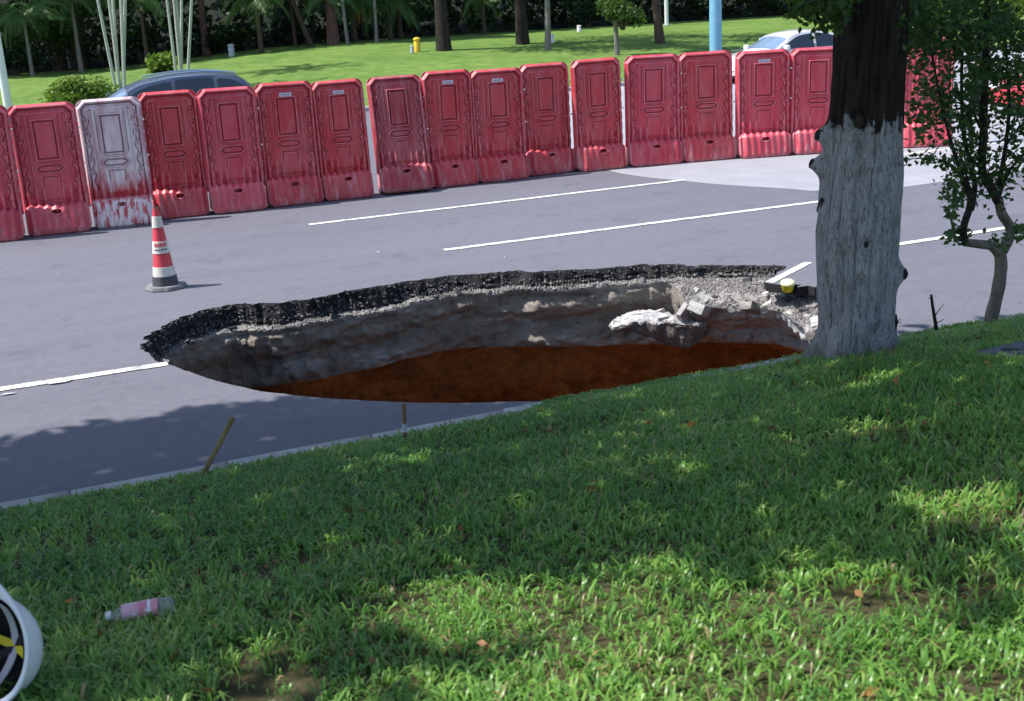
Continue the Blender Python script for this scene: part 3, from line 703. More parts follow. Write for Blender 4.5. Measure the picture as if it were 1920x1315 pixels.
def limb(a, b, bend=.12, k=6):
    a = np.array(a, float); b = np.array(b, float); t = np.linspace(0, 1, k)[:, None]; L = np.linalg.norm(b-a)
    o = rng.normal(0, bend*L, 3); return a+(b-a)*t+o*(np.sin(t*PI))
def tree(name, x, y, h, r, crown, lean=(0, 0), bm=B_BROWN, fm=G_DARK, n=3500, ls=.22, label='', cat='tree', group=None, clear=None, taper=.55, seed=1, flare=1.25):
    z0 = float(far_z(x, y)); o = empty(name, (x, y, z0), label=label, cat=cat, group=group)
    top = np.array([lean[0], lean[1], h]); t = np.linspace(0, 1, 9); P = np.stack([t*lean[0]+.06*np.sin(t*5+seed), t*lean[1], t*h-.15*(1-t)], 1)
    mb_ = MB().tube(P, r*(1-(1-taper)*t)*np.where(t == 0, flare, 1), 12)
    mb_.build('trunk', bm, o, True)
    if n:
        cz = h if clear is None else clear; mbl = MB(); c = P[-1]
        for k in range(6):
            a = k/6*2*PI+seed; e = c+np.array([math.cos(a)*crown[0]*.6, math.sin(a)*crown[1]*.6, crown[2]*rng.uniform(.1, .8)])
            mbl.tube(limb(P[6], e), np.linspace(r*.5, r*.12, 6), 6)
        mbl.build('limbs', bm, o, True)
        pts = blob_points(c+np.array([0, 0, crown[2]*.35]), crown, n, .5, 16, seed)
        link('crown', leaf_mesh('crown', pts, rng.uniform(ls*.6, ls*1.3, n), np.clip(rng.beta(2, 2.5, n), 0, 1), .2, aspect=.6), fm, o)
    return o

# ------------------------------------------------------------------ far background: woodland mass
def wood():
    n = 52000
    X = rng.uniform(-28, 112, n); Y = rng.uniform(63, 74, n)+rng.random(n)**2*3; Z = far_z(X, Y)+rng.random(n)**1.1*11*(.35+.65*vnoise(X*.25, Y*.3))
    lump = fbm(X*.35, Y*.35, Z*.45); keep = (lump > .44) | (rng.random(n) < .15); X, Y, Z = X[keep], Y[keep], Z[keep]
    tone = np.clip(.35+.9*(fbm(X*.5, Z*.5, 2.2)-.5)+rng.normal(0, .15, len(X)), 0, 1)
    me = leaf_mesh('woodland', np.stack([X, Y, Z], 1), rng.uniform(.25, .75, len(X)), tone, .1, aspect=.6)
    tag(link('woodland', me, G_DARK), kind='stuff', label='dark dense woodland undergrowth filling the background behind the lawn', cat='woodland')
    # high closed canopy that keeps the wood dark
    n = 60000; X = rng.uniform(-50, 112, n); Y = rng.uniform(57.5, 76, n); Z = far_z(X, 60)+rng.uniform(7.5, 13, n)
    me = leaf_mesh('canopy', np.stack([X, Y, Z], 1), rng.uniform(.5, 1.2, n), rng.beta(2, 3, n), .5, aspect=.7)
    tag(link('woodland_canopy', me, G_DARK), kind='stuff', label='high leafy canopy roofing over the dark woodland', cat='woodland')
wood()
GRP = 'trees standing on the far lawn'
# px base, base row, radius, kind
def lawn_hit(px, py):
    d = ray(px, py); o = np.array([0, 0, CAM_H]); t = 15.0
    while t < 140:
        p = o+d*t
        if p[2] < far_z(p[0], p[1]): return p
        t += .1
    return o+d*66/d[1]
tl = [ # px, py, radius, height, lean, bark, crown, label
 (388, 103, .32, 8, (.2, 0), B_RED, (3, 3, 2.5), 'straight reddish brown trunk between the two clumps of slender stems'),
 (588, 87, .20, 8, (-2.6, .3), B_BROWN, (2.6, 2.6, 2.2), 'slim brown trunk leaning strongly to the left in front of the dark wood'),
 (835, 95, .46, 9, (-.2, .3), B_DARK, (4, 3.5, 3), 'thick black trunk standing on the lawn right of the yellow marker'),
 (981, 83, .42, 9, (-.5, 0), B_DARK, (4, 3.5, 3), 'thick black trunk left of the slim grey trunk with a stub'),
 (1025, 94, .20, 7, (.25, 0), B_GREY, (2.4, 2.4, 2), 'slim grey trunk with a cut stub standing right of a thick black trunk'),
 (1155, 104, .16, 5.5, (0, 0), B_GREY, (1.8, 1.8, 1.6), 'thin grey trunk with low leaves rising just behind the barriers'),
 (1237, 82, .30, 8, (-.4, 0), B_BROWN, (3, 3, 2.4), 'grey brown forked trunk left of the far white pole'),
 (163, 128, .26, 8, (.3, 0), B_DARK, (3, 3, 2.5), 'dark trunk just left of the left clump of slender stems'),
 (655, 83, .13, 7, (-.5, 0), B_GREY, (2, 2, 1.6), 'thin grey trunk under the dead yellow frond'),
 (293, 100, .22, 8, (0, 0), B_DARK, (2.6, 2.6, 2), 'dim dark trunk in shade between the two stem clumps'),
 (705, 80, .12, 7, (.1, 0), B_GREY, (2, 2, 1.6), 'very thin grey trunk left of the yellow marker')]
for i, (px, py, r, h, lean, bk, cw, lb) in enumerate(tl):
    p = lawn_hit(px, py); tree('tree', p[0], p[1], h, r*.62, cw, lean, bk, G_DARK if i % 3 else G_MID, 2600, .26, lb, 'tree', GRP, seed=i+3)
# stub on the grey trunk, low leaves on the thin one
p = lawn_hit(1155, 104)
pts = blob_points((p[0], p[1], float(far_z(p[0], p[1]))+3.0), (1.3, 1.3, .9), 900, .4, 9, 77)
def shrub(name, c, r, n, ls, fm, label, cat, seed=1, trunk=0.0, lumps=14, group=None):
    o = empty(name, (c[0], c[1], c[2]), label=label, cat=cat, group=group)
    P = blob_points((0, 0, r[2]+trunk), r, n, .2, lumps, seed)
    up = (P[:, 2]-trunk)/(2*r[2]); tone = np.clip(rng.beta(2, 2, n)*.8+.15*up, 0, 1)
    link('foliage', leaf_mesh('foliage', P, rng.uniform(ls*.6, ls*1.3, n), tone, .3, aspect=.6), fm, o)
    mb_ = MB()
    for k in range(5):
        a = k*1.3+seed; e = np.array([math.cos(a)*r[0]*.5, math.sin(a)*r[1]*.5, trunk+r[2]*1.1]); mb_.tube(limb((math.cos(a)*.05, math.sin(a)*.05, -.05), e, .05), np.linspace(.05, .015, 6), 6)
    mb_.build('stems', B_BROWN, o, True); return o
pp = at_y(1155, 25, float(p[1])-.1)
shrub('young_tree', (pp[0], p[1]-.6, float(far_z(pp[0], p[1]))+1.0), (1.0, .9, .7), 1500, .16, G_MID, 'low leafy growth around the thin grey trunk behind the barriers', 'shrub', 5)
# round clipped bush
p = at_y(142, 175, 36.0)
shrub('clipped_bush', (p[0], 36.0, float(far_z(p[0], 36))), (.98, .95, .56), 9000, .10, G_LIGHT, 'round yellow green clipped bush left of the dark car', 'bush', 8, .25, 40)
# low undergrowth shrubs in the wood edge: pale dry-looking ones on the left
us = [(40, 30, 61, 2.4, 1.5), (95, 45, 62, 2.0, 1.3), (130, 10, 62, 2.2, 1.5), (25, 105, 60, 2.2, .7), (260, 60, 62, 1.6, .8), (430, 75, 63, 1.7, .6), (545, 50, 63, 1.5, .9), (760, 40, 62, 2.4, 1.0), (905, 50, 62, 1.8, 1.0), (1100, 20, 62, 2.6, .9), (1320, 30, 63, 2.6, .8), (1450, 10, 63, 2.8, .8)]
ul = ['grey green shrub at the far left edge of the wood', 'grey green shrub with pale twigs left of the slim grey post', 'tall loose shrub above the slim grey post', 'low dark shrub behind the white pole', 'dark shrub between the left stem clump and the reddish trunk', 'low shrub below the left bushy palm', 'dark shrub right of the left bushy palm', 'dark bush behind the yellow marker', 'dark bush between the two thick black trunks', 'dark bush behind the thin grey trunk', 'dark bush behind the blue pole', 'dark bush right of the blue pole above the white car']
for i, ((px, py, Y, rx, rz), lb) in enumerate(zip(us, ul)):
    p = at_y(px, py, Y); shrub('woodland_shrub', (p[0], Y, float(far_z(p[0], Y))), (rx*.6, 1.0, rz), 1100, .22, G_MID if i < 3 else G_DARK, lb, 'shrub', i+20, max(0, p[2]-float(far_z(p[0], Y))-rz)*.6, group='shrubs at the edge of the wood')
# ------------------------------------------------------------------ palms
def frond_mesh(L=2.6, nl=26, droop=1.0, lw=.05, ll=.7):
    t = np.linspace(0, 1, 12); P = np.stack([t*L*(1-.18*t*droop), 0*t, L*(.55*t-.75*droop*t*t)], 1)
    mbf = MB().tube(P, np.linspace(.03, .006, 12), 4)
    V = []; F = []; 
    for s_ in (-1, 1):
        for k in range(nl):
            tt = .12+.88*k/nl; p = np.array([np.interp(tt, t, P[:, j]) for j in range(3)]); le = ll*math.sin(PI*min(1, tt*.85+.15))**.6
            d = np.array([.55, s_*.75, -.15-.35*droop*random.uniform(.6, 1.4)]); d /= np.linalg.norm(d); e = p+d*le+np.array([0, 0, -.18*le*droop]); m_ = p+d*le*.5+np.array([0, 0, .03])
            q = np.array([.8, -s_*.4, 0])*lw*.5; b = len(V)*0+len(V); V += [p-q*.4, p+q*.4, m_+q, m_-q, e]; F.append((b, b+1, b+2, b+3)); F.append((b+3, b+2, b+4))
    fq = np.array([f for f in F if len(f) == 4]); ft = np.array([f for f in F if len(f) == 3]); mbf.add(np.array(V), [fq, ft])
    V = np.concatenate(mbf.V); Fa = [np.concatenate(f) for f in mbf.F.values()]
    return mesh_np('frond', V, Fa, False, {'tone': np.full(len(V), .5)})
FR = [frond_mesh(), frond_mesh(2.2, 24, 1.5, .05, .6), frond_mesh(2.8, 26, .6, .05, .75)]
for f in FR: f.materials.append(G_PALM)
def palm(x, y, zc, r, label, nf=18, sc=1.0, bk=B_BROWN, group='palms at the edge of the wood', lean=0, dead=0, name='palm'):
    z0 = float(far_z(x, y)); o = empty(name, (x, y, z0), label=label, cat='palm tree', group=group); h = zc-z0
    t = np.linspace(0, 1, 8); P = np.stack([lean*t*t, 0*t, t*h], 1); MB().tube(P, r*(1.25-.5*t), 10).build('trunk', bk, o, True)
    for k in range(nf):
        f = link('frond', FR[k % 3], None, o); f.location = Vector((lean, 0, h)); f.rotation_euler = (0, random.uniform(-.55, .45), k*2.4+random.uniform(-.2, .2)); f.scale = (sc,)*3
    for k in range(dead):
        f = link('dead_frond', FR[1], None, o); f.location = Vector((lean, 0, h-.1)); f.rotation_euler = (0, random.uniform(.5, .8), ac_dead+k*.5); f.scale = (sc*.7,)*3
        f.material_slots[0].link = 'OBJECT'; f.material_slots[0].material = M_DEAD; f['label'] = 'dead yellow orange frond hanging down'
    return o
ac_dead = math.radians(-60); M_DEAD = simple('dead_frond', (.42, .20, .03), .7, .4, 4)
for (px, pyc, Y, r, sc, lb, dead, bk) in [(481, 12, 56, .14, .85, 'small bushy palm with bright arching fronds right of the reddish trunk', 0, B_BROWN), (618, 2, 57, .34, .8, 'palm with a reddish trunk right of the leaning slim trunk', 0, B_RED),
   (660, 8, 58, .16, .8, 'palm with a dead yellow frond hanging', 4, B_BROWN), (728, 15, 58, .15, 1.0, 'wide dark palm left of the yellow marker', 0, B_BROWN), (745, -10, 60, .15, 1.0, 'dim palm behind the wide dark palm', 0, B_BROWN), (135, 15, 58, .12, .9, 'grey green palm above the slim grey post at the left', 0, B_GREY), (45, 40, 57, .10, .8, 'low palm with drooping fronds behind the white pole at the far left', 0, B_GREY), (262, 5, 57, .10, .8, 'palm with thin fronds between the two clumps of slender stems', 0, B_BROWN), (545, -5, 60, .11, .9, 'dim palm behind the leaning slim trunk', 0, B_BROWN), (905, 5, 58, .12, .8, 'small palm between the two black trunks', 0, B_BROWN)]:
    p = at_y(px, pyc, Y); palm(p[0], Y, p[2]+.3, r*.75, lb, 20, sc, bk, dead=dead)
# clumps of slender pale stems (feathery tops above)
def clump(stems, Y, label):
    base = [at_y(b, 150 if False else yb, Y) for (b, yb, t_) in stems]; bx = np.mean([b[0] for b in base]); z0 = float(far_z(bx, Y))
    o = empty('stem_clump_palm', (bx, Y, z0), label=label, cat='palm tree', group='clumps of slender pale stemmed palms')
    for k, (b, yb, tp) in enumerate(stems):
        a = at_y(b, yb, Y)-np.array([bx, Y, 0]); e = at_y(tp, -10, Y)-np.array([bx, Y, 0]); d = (e-a)/(e[2]-a[2]); zb_ = z0; p0 = a+d*(zb_-a[2]-.05); ztop = 6.6+.3*k
        p1 = a+d*(ztop-a[2]); p0[2] -= z0; p1[2] -= z0; dy = (k % 3-1)*.12; t = np.linspace(0, 1, 14)[:, None]; P = p0+(p1-p0)*t; P[:, 1] += dy*(1+t[:, 0]*2)
        MB().tube(P, np.linspace(.062, .045, 14), 8).build('stem', B_PALE, o, True)
        for j in range(5):
            f = link('frond', FR[j % 3], None, o); f.location = Vector(P[-1]); f.rotation_euler = (0, random.uniform(-.5, .1), j*1.26+k); f.scale = (.6,)*3
clump([(212, 145, 180), (222, 145, 203), (223, 150, 212), (232, 145, 225), (231, 148, 235)], 44, 'clump of slender pale stems fanning out, left of the dark car')
clump([(328, 128, 310), (340, 128, 330), (341, 130, 342), (352, 128, 358), (338, 128, 325)], 48, 'clump of slender pale stems above the roof of the dark car')
p = lawn_hit(330, 132); shrub('ground_palm_tuft', (p[0]-.6, p[1], float(far_z(p[0], p[1]))), (.7, .5, .35), 300, .3, G_LIGHT, 'bright green tuft at the foot of the stem clump above the dark car', 'shrub', 4)
# ------------------------------------------------------------------ poles and markers
M_WHITE = simple('white_paint', (.72, .73, .74), .5, .08, 6); M_BLUE = NM('blue_pole_paint'); _c = M_BLUE.co(); M_BLUE.set(M_BLUE.mix(M_BLUE.ramp(M_BLUE.noise(_c, 3, 6, .65), [(.5, 0.0), (.75, .6)]), (.15, .36, .52), (.30, .46, .56)), .5); M_BLUE = M_BLUE.m
M_YEL = simple('yellow_paint', (.75, .48, .03), .5, .1); M_GREYP = simple('grey_metal', (.42, .44, .48), .5, .1)
def pole(name, px, py, r, h, mat, label, Y=None, cap=None, base=True, r2=None):
    p = lawn_hit(px, py) if Y is None else at_y(px, py, Y); z0 = float(far_z(p[0], p[1])) if p[1] > 33.3 else .0
    o = empty(name, (p[0], p[1], z0), label=label, cat='pole')
    MB().lathe([(.001, -.1), (r, -.1), (r2 or r*.8, h), (.001, h)], n=20).build('shaft', mat, o, True)
    if cap: MB().lathe([(r*1.12, cap-.12), (r*1.12, cap+.15), (r*.9, cap+.17)], n=20).build('collar', M_WHITE, o, True)
    if base: MB().lathe([(.001, .0), (r*2, .0), (r*2, .03), (r, .035)], n=20).build('base_plate', M_GREYP, o, True)
    return o
pole('white_pole', 10, 170, .13, 7, M_WHITE, 'white pole standing on the lawn at the far left edge', Y=40)
pole('white_pole', 1250, 48, .10, 7, M_WHITE, 'thin white pole far off right of the forked trunk')
pole('slim_post', 131, 128, .07, 3.2, M_GREYP, 'slim grey post in front of the wood at the left')
pB_ = at_y(1342, 90, 33.9)
o_ = pole('blue_pole', 1342, 90, .205, 8, M_BLUE, 'thick light blue pole rising behind the barriers', Y=33.9, cap=at_y(1340, 1, 33.9)[2]-.13)
def marker(px, py, r, h, mat, label, Y=None):
    p = lawn_hit(px, py) if Y is None else at_y(px, py, Y); o = empty('lawn_marker', (p[0], p[1], float(far_z(p[0], p[1]))), label=label, cat='marker post')
    MB().lathe([(.001, -.02), (r, -.02), (r, h*.72), (r*.8, h*.8)], n=14).build('post', mat, o, True); MB().lathe([(r*.8, h*.8), (r*1.15, h*.83), (r*1.1, h*.93), (r*.7, h), (.001, h*1.01)], n=14).build('cap', mat, o, True)
marker(783, 98, .13, .58, M_YEL, 'short yellow marker post on the lawn'); marker(773, 100, .07, .3, M_GREYP, 'tiny grey post just left of the yellow marker'); marker(435, 106, .14, .55, M_GREYP, 'small grey lawn light left of centre')
marker(1034, 80, .12, .35, M_WHITE, 'tiny white lawn light right of the slim grey trunk'); marker(1086, 60, .10, .3, M_WHITE, 'tiny white marker at the far edge of the lawn'); marker(198, 158, .12, .55, M_GREYP, 'grey lawn light between the bush and the stem clump', Y=42)

# ------------------------------------------------------------------ cars
M_GLASS = NM('car_glass'); M_GLASS.set((.018, .024, .036), .06, .8); M_GLASS = M_GLASS.m
M_GLASSL = NM('windscreen_glass'); M_GLASSL.set((.16, .23, .34), .05, 1.0); M_GLASSL = M_GLASSL.m  # pale blue base colour stands in for reflected sky
def car_paint(name, c):
    m = NM(name); x = m.noise(m.co(), 3, 5, .6); m.set(m.ramp(x, [(.3, tuple(k*.9 for k in c)), (.7, c)]), .3, .5); m.b.inputs['Coat Weight'].default_value = .8; m.b.inputs['Coat Roughness'].default_value = .06; return m.m
M_CHROME = simple('bright_trim', (.6, .6, .62), .2, .05, 5, 1.0); M_TYRE = simple('tyre', (.02, .02, .02), .85, .2, 20); M_HL = simple('headlight_lens', (.7, .72, .75), .15, .05); M_TL = simple('tail_light_lens', (.5, .02, .02), .2, .05)
def car(loc, yaw, paint, prof, belt, L, W, label, rail=False):
    o = empty('car', loc, yaw, label=label, cat='car'); hw = W/2
    nx = 60; X = np.linspace(-L/2, L/2, nx); e = np.abs(X)/(L/2)
    bz = np.interp(X, [b[0] for b in belt], [b[1] for b in belt]); wx = hw*(1-.16*sstep(.75, 1, e)**2)*(1-.02*e)
    lowz = .22+.10*sstep(.85, 1, e)
    rings = []
    for j, (f, wf) in enumerate([(0, .90), (.12, .97), (.35, 1.0), (.62, 1.0), (.85, .975), (.97, .93), (1.0, .86), (1.01, .4), (1.012, 0)]):
        Z = lowz+(bz-lowz)*f + (.012 if wf < .5 else 0); rings.append((X, wx*wf, Z))
    xw = [L*.31, -L*.29]
    for s_ in (1,):
        pass
    V = []; 
    for (x_, y_, z_) in rings: V.append(np.stack([x_, y_, z_], 1))
    for (x_, y_, z_) in rings[-2::-1]: V.append(np.stack([x_, -y_, z_], 1))
    V = np.concatenate(V); nr = len(rings)*2-1
    # wheel arches: lift lower rim points
    for cx in xw:
        d = np.abs(V[:, 0]-cx); m_ = (d < .40) & (np.abs(V[:, 1]) > hw*.5); zc = .33+np.sqrt(np.clip(.40**2-d**2, 0, 1)); V[m_, 2] = np.maximum(V[m_, 2], np.minimum(zc[m_], .78))
    F = grid_faces(nr, nx); 
    me = mesh_np('body', V, F); b = link('body', me, paint, o)
    for ix in (0, nx-1):
        caps = MB(); c = V[np.arange(nr)*nx+ix]; caps.add(np.concatenate([c, [c.mean(0)]]), np.array([[i, (i+1) % nr, nr] for i in range(nr)]))
        caps.build('bumper_face', paint, o, True)
    MB().box((0, 0, .30), (L*.94, W*.80, .16)).build('underbody', M_BLACK, o)
    zb0 = .95; zr = max(p[1] for p in prof)
    def yside(z): return np.interp(z, [zb0-.15, zb0, zr-.06, zr], [hw*.985, hw*.93, hw*.73, hw*.62])
    pr = np.array(prof, float); k = len(pr); tt = np.linspace(0, k-1, 40); px_ = np.interp(tt, range(k), pr[:, 0]); pz_ = np.interp(tt, range(k), pr[:, 1])
    for _ in range(2): px_[1:-1] = (px_[:-2]+2*px_[1:-1]+px_[2:])/4; pz_[1:-1] = (pz_[:-2]+2*pz_[1:-1]+pz_[2:])/4
    cols = [-1, -.97, -.8, -.4, 0, .4, .8, .97, 1]
    V = np.array([[px_[i]*(1-.04*abs(c)**2) if False else px_[i]-math.copysign(.10*c*c, px_[i])*(1 if i < 9 or i > 30 else .0), yside(pz_[i])*c, pz_[i]-.045*c*c*(abs(c) > .5)*1.0-.01*c*c] for i in range(40) for c in cols])
    link('roof', mesh_np('roof', V, grid_faces(40, 9)), paint, o)
    for s_ in (-1, 1):
        edge = [(V[i*9+(8 if s_ > 0 else 0)]) for i in range(40)]; n = len(edge); low = [np.array([p[0], s_*yside(zb0-.1), min(p[2]-.001, zb0-.1)]) for p in edge]
        VV = np.array(edge+low); i = np.arange(n-1); link('side_frame', mesh_np('side_frame', VV, np.stack([i, i+1, i+1+n, i+n], 1)), paint, o)
    # glazing: side windows as polygons in (x,z), windscreens following the roof sheet
    def ztop(x): 
        j = np.argsort(px_); return np.interp(x, px_[j], pz_[j])
    xf, xr = prof[0][0], prof[-1][0]
    cuts = [(xf-.55, .18), (.15*(xf+xr)/2+.05, .0), (xr+.95, -.0), (xr+.25, 0)]
    spans = [(xf-.30, (xf+xr)/2+.12), ((xf+xr)/2+.04, xr+1.0), (xr+.93, xr+.28)]
    for s_ in (-1, 1):
        MB().tube([(x, s_*(hw+.004), zb0+.0) for x in np.linspace(-L*.42, L*.30, 6)], .010, 6).build('belt_trim', M_CHROME, o, True)
        for a, b_ in spans:
            n = 14; xs_ = np.linspace(a, b_, n); VV = []
            for x in xs_:
                zt = max(zb0+.02, min(ztop(x), ztop(x-.1), ztop(x+.1))-.105); zl = min(zt-.01, np.interp(x, [q[0] for q in belt], [q[1] for q in belt])+.015)
                VV.append((x, s_*(yside(zt)+.016), zt)); VV.append((x, s_*(yside(zl)+.016), zl))
            i = np.arange(n-1)*2; link('side_window', mesh_np('side_window', VV, np.stack([i, i+1, i+3, i+2], 1)), M_GLASS, o)
        MB().box((xf-.42, s_*(hw+.10), zb0+.06), (.12, .22, .15), bev=.04).build('mirror', paint, o)
        for cx in (.25, -.75): MB().box((cx, s_*(hw*.995), .82), (.18, .03, .03), bev=.01).build('door_handle', M_CHROME, o)
        if rail: MB().tube([(x, s_*hw*.62, ztop(x)+.03) for x in np.linspace(xf-1.2, xr+.5, 10)], .018, 6).build('roof_rail', M_CHROME, o, True)
        MB().box((L/2-.22, s_*hw*.72, .68), (.34, .30, .14), bev=.04).build('headlight', M_HL, o); MB().box((-L/2+.12, s_*hw*.76, .80), (.22, .26, .16), bev=.04).build('tail_light', M_TL, o)
        for cx in xw:
            wh = empty('wheel', (cx, s_*(hw-.12), .33)); wh.parent = o; wh.location = (cx, s_*(hw-.12), .33)
            R = rot(PI/2); MB().lathe([(.20, -.11), (.31, -.11), (.335, -.07), (.335, .07), (.31, .11), (.20, .11)], n=28, R=R).build('tyre', M_TYRE, wh, True)
            MB().lathe([(.001, -.09), (.06, -.09), (.19, -.06), (.205, -.10), (.205, .10), (.19, .06), (.06, .09), (.001, .09)], n=20, R=R).build('rim', M_CHROME, wh, True)
    for nm, i0, i1, off in (('windscreen', 2, 9, 0), ('rear_window', 31, 37, 0)):
        fi = [i0+(i1-i0)*q/8 for q in range(9)]; VV = []
        for f in fi:
            i = int(f); r = f-i; row = V[i*9:i*9+9]*(1-r)+V[min(39, i+1)*9:min(39, i+1)*9+9]*r; row = row[1:-1].copy()
            row[:, 1] *= .93; row[:, 2] += .012; row[:, 0] += math.copysign(.012, row[0, 0]); VV.append(row)
        link(nm, mesh_np(nm, np.concatenate(VV), grid_faces(9, 7)), M_GLASSL, o)
    return o
SUV = dict(prof=[(1.60, 1.02), (1.22, 1.24), (.62, 1.56), (-.1, 1.66), (-.8, 1.67), (-1.45, 1.60), (-1.75, 1.36), (-1.92, 1.02)], belt=[(-2.05, .98), (-1.6, 1.05), (0, 1.0), (1.05, 1.0), (1.7, .90), (2.05, .72)], L=4.15, W=1.84)
SED = dict(prof=[(1.25, .94), (.95, 1.12), (.35, 1.42), (-.25, 1.47), (-.8, 1.44), (-1.3, 1.30), (-1.75, 1.10), (-2.0, 1.0)], belt=[(-2.4, .92), (-1.9, .99), (0, .93), (1.15, .92), (2.0, .80), (2.4, .62)], L=4.8, W=1.84)
p = at_y(322, 137, 26.5); car((p[0]-.12, 26.9, float(road_z(p[0], 26.9))), PI, car_paint('dark_navy_paint', (.09, .115, .18)), label='dark navy car with a pale rounded windscreen driving behind the left barriers', rail=True, **SUV)  # navy paint lightened to stand in for sky reflected in the roof
p = at_y(1490, 50, 30.0); car((p[0]+.05, 30.3, float(road_z(p[0], 30.3))-.10), PI, car_paint('white_car_paint', (.72, .72, .74)), label='white saloon car behind the barriers just right of the blue pole', **SED)
p = at_z(1903, 192, .5); car((p[0]+3.5, p[1]+1.2, float(road_z(p[0], p[1]))), PI, car_paint('red_car_paint', (.55, .03, .05)), label='red car entering at the right edge beyond the small tree', **SED)

# ------------------------------------------------------------------ person beyond the barriers (walking, mostly behind leaves)
def person():
    p = at_z(1829, 268, 0); o = empty('person', (p[0], p[1], 0), math.radians(200), label='person in dark jacket and dark trousers walking on the road behind the small tree', cat='person')
    J = {'pel': (0, 0, .92), 'ch': (0, -.02, 1.25), 'nk': (0, -.02, 1.46), 'hd': (0, -.05, 1.62), 'tp': (0, -.04, 1.72),
         'sl': (.18, 0, 1.39), 'el': (.24, .06, 1.12), 'wl': (.23, -.08, .90), 'hl': (.22, -.13, .82), 'sr': (-.18, 0, 1.39), 'er': (-.25, .02, 1.12), 'wr': (-.25, -.12, .91), 'hr': (-.24, -.17, .83),
         'pl': (.10, 0, .86), 'kl': (.11, -.12, .50), 'al': (.11, -.02, .09), 'tl': (.12, -.20, .04), 'pr': (-.10, 0, .86), 'kr': (-.11, .04, .49), 'ar': (-.11, .17, .10), 'tr': (-.12, .02, .04)}
    Rr = dict(pel=.15, ch=.15, nk=.06, hd=.10, tp=.07, sl=.075, el=.05, wl=.035, hl=.03, sr=.075, er=.05, wr=.035, hr=.03, pl=.10, kl=.065, al=.045, tl=.035, pr=.10, kr=.065, ar=.045, tr=.035)
    E_ = [('pel', 'ch'), ('ch', 'nk'), ('nk', 'hd'), ('hd', 'tp'), ('ch', 'sl'), ('sl', 'el'), ('el', 'wl'), ('wl', 'hl'), ('ch', 'sr'), ('sr', 'er'), ('er', 'wr'), ('wr', 'hr'), ('pel', 'pl'), ('pl', 'kl'), ('kl', 'al'), ('al', 'tl'), ('pel', 'pr'), ('pr', 'kr'), ('kr', 'ar'), ('ar', 'tr')]
    ks = list(J); me = bpy.data.meshes.new('body'); me.from_pydata([J[k] for k in ks], [(ks.index(a), ks.index(b)) for a, b in E_], []); b = link('body', me, None, o)
    md = b.modifiers.new('skin', 'SKIN'); 
    for i, k in enumerate(ks): me.skin_vertices[0].data[i].radius = (Rr[k], Rr[k]*(.75 if k in ('pel', 'ch') else 1)); me.skin_vertices[0].data[i].use_root = (k == 'pel')
    sb = b.modifiers.new('sub', 'SUBSURF'); sb.levels = sb.render_levels = 2
    dg = bpy.context.evaluated_depsgraph_get(); m2 = bpy.data.meshes.new_from_object(b.evaluated_get(dg)); b.modifiers.clear(); b.data = m2
    sk = simple('skin', (.42, .25, .17), .6, .05); jk = simple('dark_jacket', (.02, .035, .03), .85, .2); tr = simple('dark_trousers', (.018, .022, .04), .9, .2); shoe = simple('pale_shoe', (.6, .6, .6), .7, .1)
    m2.materials.clear()
    for m in (sk, jk, tr, shoe): m2.materials.append(m)
    for f in m2.polygons:
        z = f.center.z; ax = abs(f.center.x); f.material_index = 3 if z < .10 else (2 if z < .93 and ax < .2 else (0 if z > 1.47 or (z < .9 and ax >= .19) else 1)); f.use_smooth = True
    hb = MB().lathe([(.001, 1.76), (.06, 1.75), (.105, 1.69), (.112, 1.63), (.10, 1.57), (.085, 1.56)], (0, -.02, 0), 16); hb.build('hair', M_BLACK, o, True)
person()

# ------------------------------------------------------------------ the big whitewashed street tree
TX, TY = 5.87, 7.30; TZ = float(lawn_z(TX, TY))
def trunk_mat():
    m = NM('whitewashed_trunk'); c = m.co(); cs = m.co('Object', (1, 1, .12)); cm = m.co('Object', (1, 1, .3)); z = m.z()[2]
    fib = m.noise(m.co('Object', (1, 1, .17)), 85, 5, .72, .4); f2 = m.noise(cm, 15, 6, .72)
    brown = m.ramp(f2, [(.3, (.020, .015, .013)), (.7, (.060, .044, .036))]); brown = m.mix(m.ramp(m.noise(c, 4, 5, .7), [(.58, 0.0), (.75, .5)]), brown, (.11, .09, .075))
    wh = m.ramp(f2, [(.25, (.42, .42, .43)), (.7, (.64, .64, .655))]); wh = m.mix(m.ramp(fib, [(.38, .8), (.50, 0.0)]), wh, (.11, .105, .10))
    wh = m.mix(m.ramp(m.noise(c, 3.2, 6, .7), [(.52, 0.0), (.72, .55)]), wh, (.14, .13, .12))
    wh = m.mix(m.ramp(m.noise(c, 60, 3, .6), [(.60, 0.0), (.70, .6)]), wh, (.10, .09, .085))
    low = m.ramp(m.math('ADD', z, m.math('MULTIPLY', m.noise(c, 5, 5, .6), .35)), [(.12, .6), (.42, 0.0)]); wh = m.mix(low, wh, (.14, .13, .10))
    lim = m.math('ADD', z, m.math('ADD', m.math('MULTIPLY', m.noise(m.co('Object', (1, 1, .3)), 13, 5, .7), .62), m.math('MULTIPLY', m.noise(c, 3, 2), .10)))
    k = m.ramp(m.math('MULTIPLY', m.math('SUBTRACT', lim, 2.10), 4), [(.20, 0.0), (.28, 1.0)])
    m.set(m.mix(k, wh, brown), .92, .2); m.bump(m.math('ADD', fib, m.math('MULTIPLY', f2, .8)), 1.0, .05); return m.m
M_TRUNK = trunk_mat()
def trunk_axis(z):
    x = TX+np.interp(z, [0, .5, 1.0, 1.5, 2.0, 3.0, 8], [-.015, -.02, -.02, .02, .05, .08, .30]); return x, TY+0*z
def trunk_rad(z): return np.interp(z, [-.3, 0, .15, .5, 1.0, 1.3, 1.7, 2.2, 3.0, 5.5, 8], [.33, .290, .272, .278, .292, .288, .262, .25, .238, .20, .15])
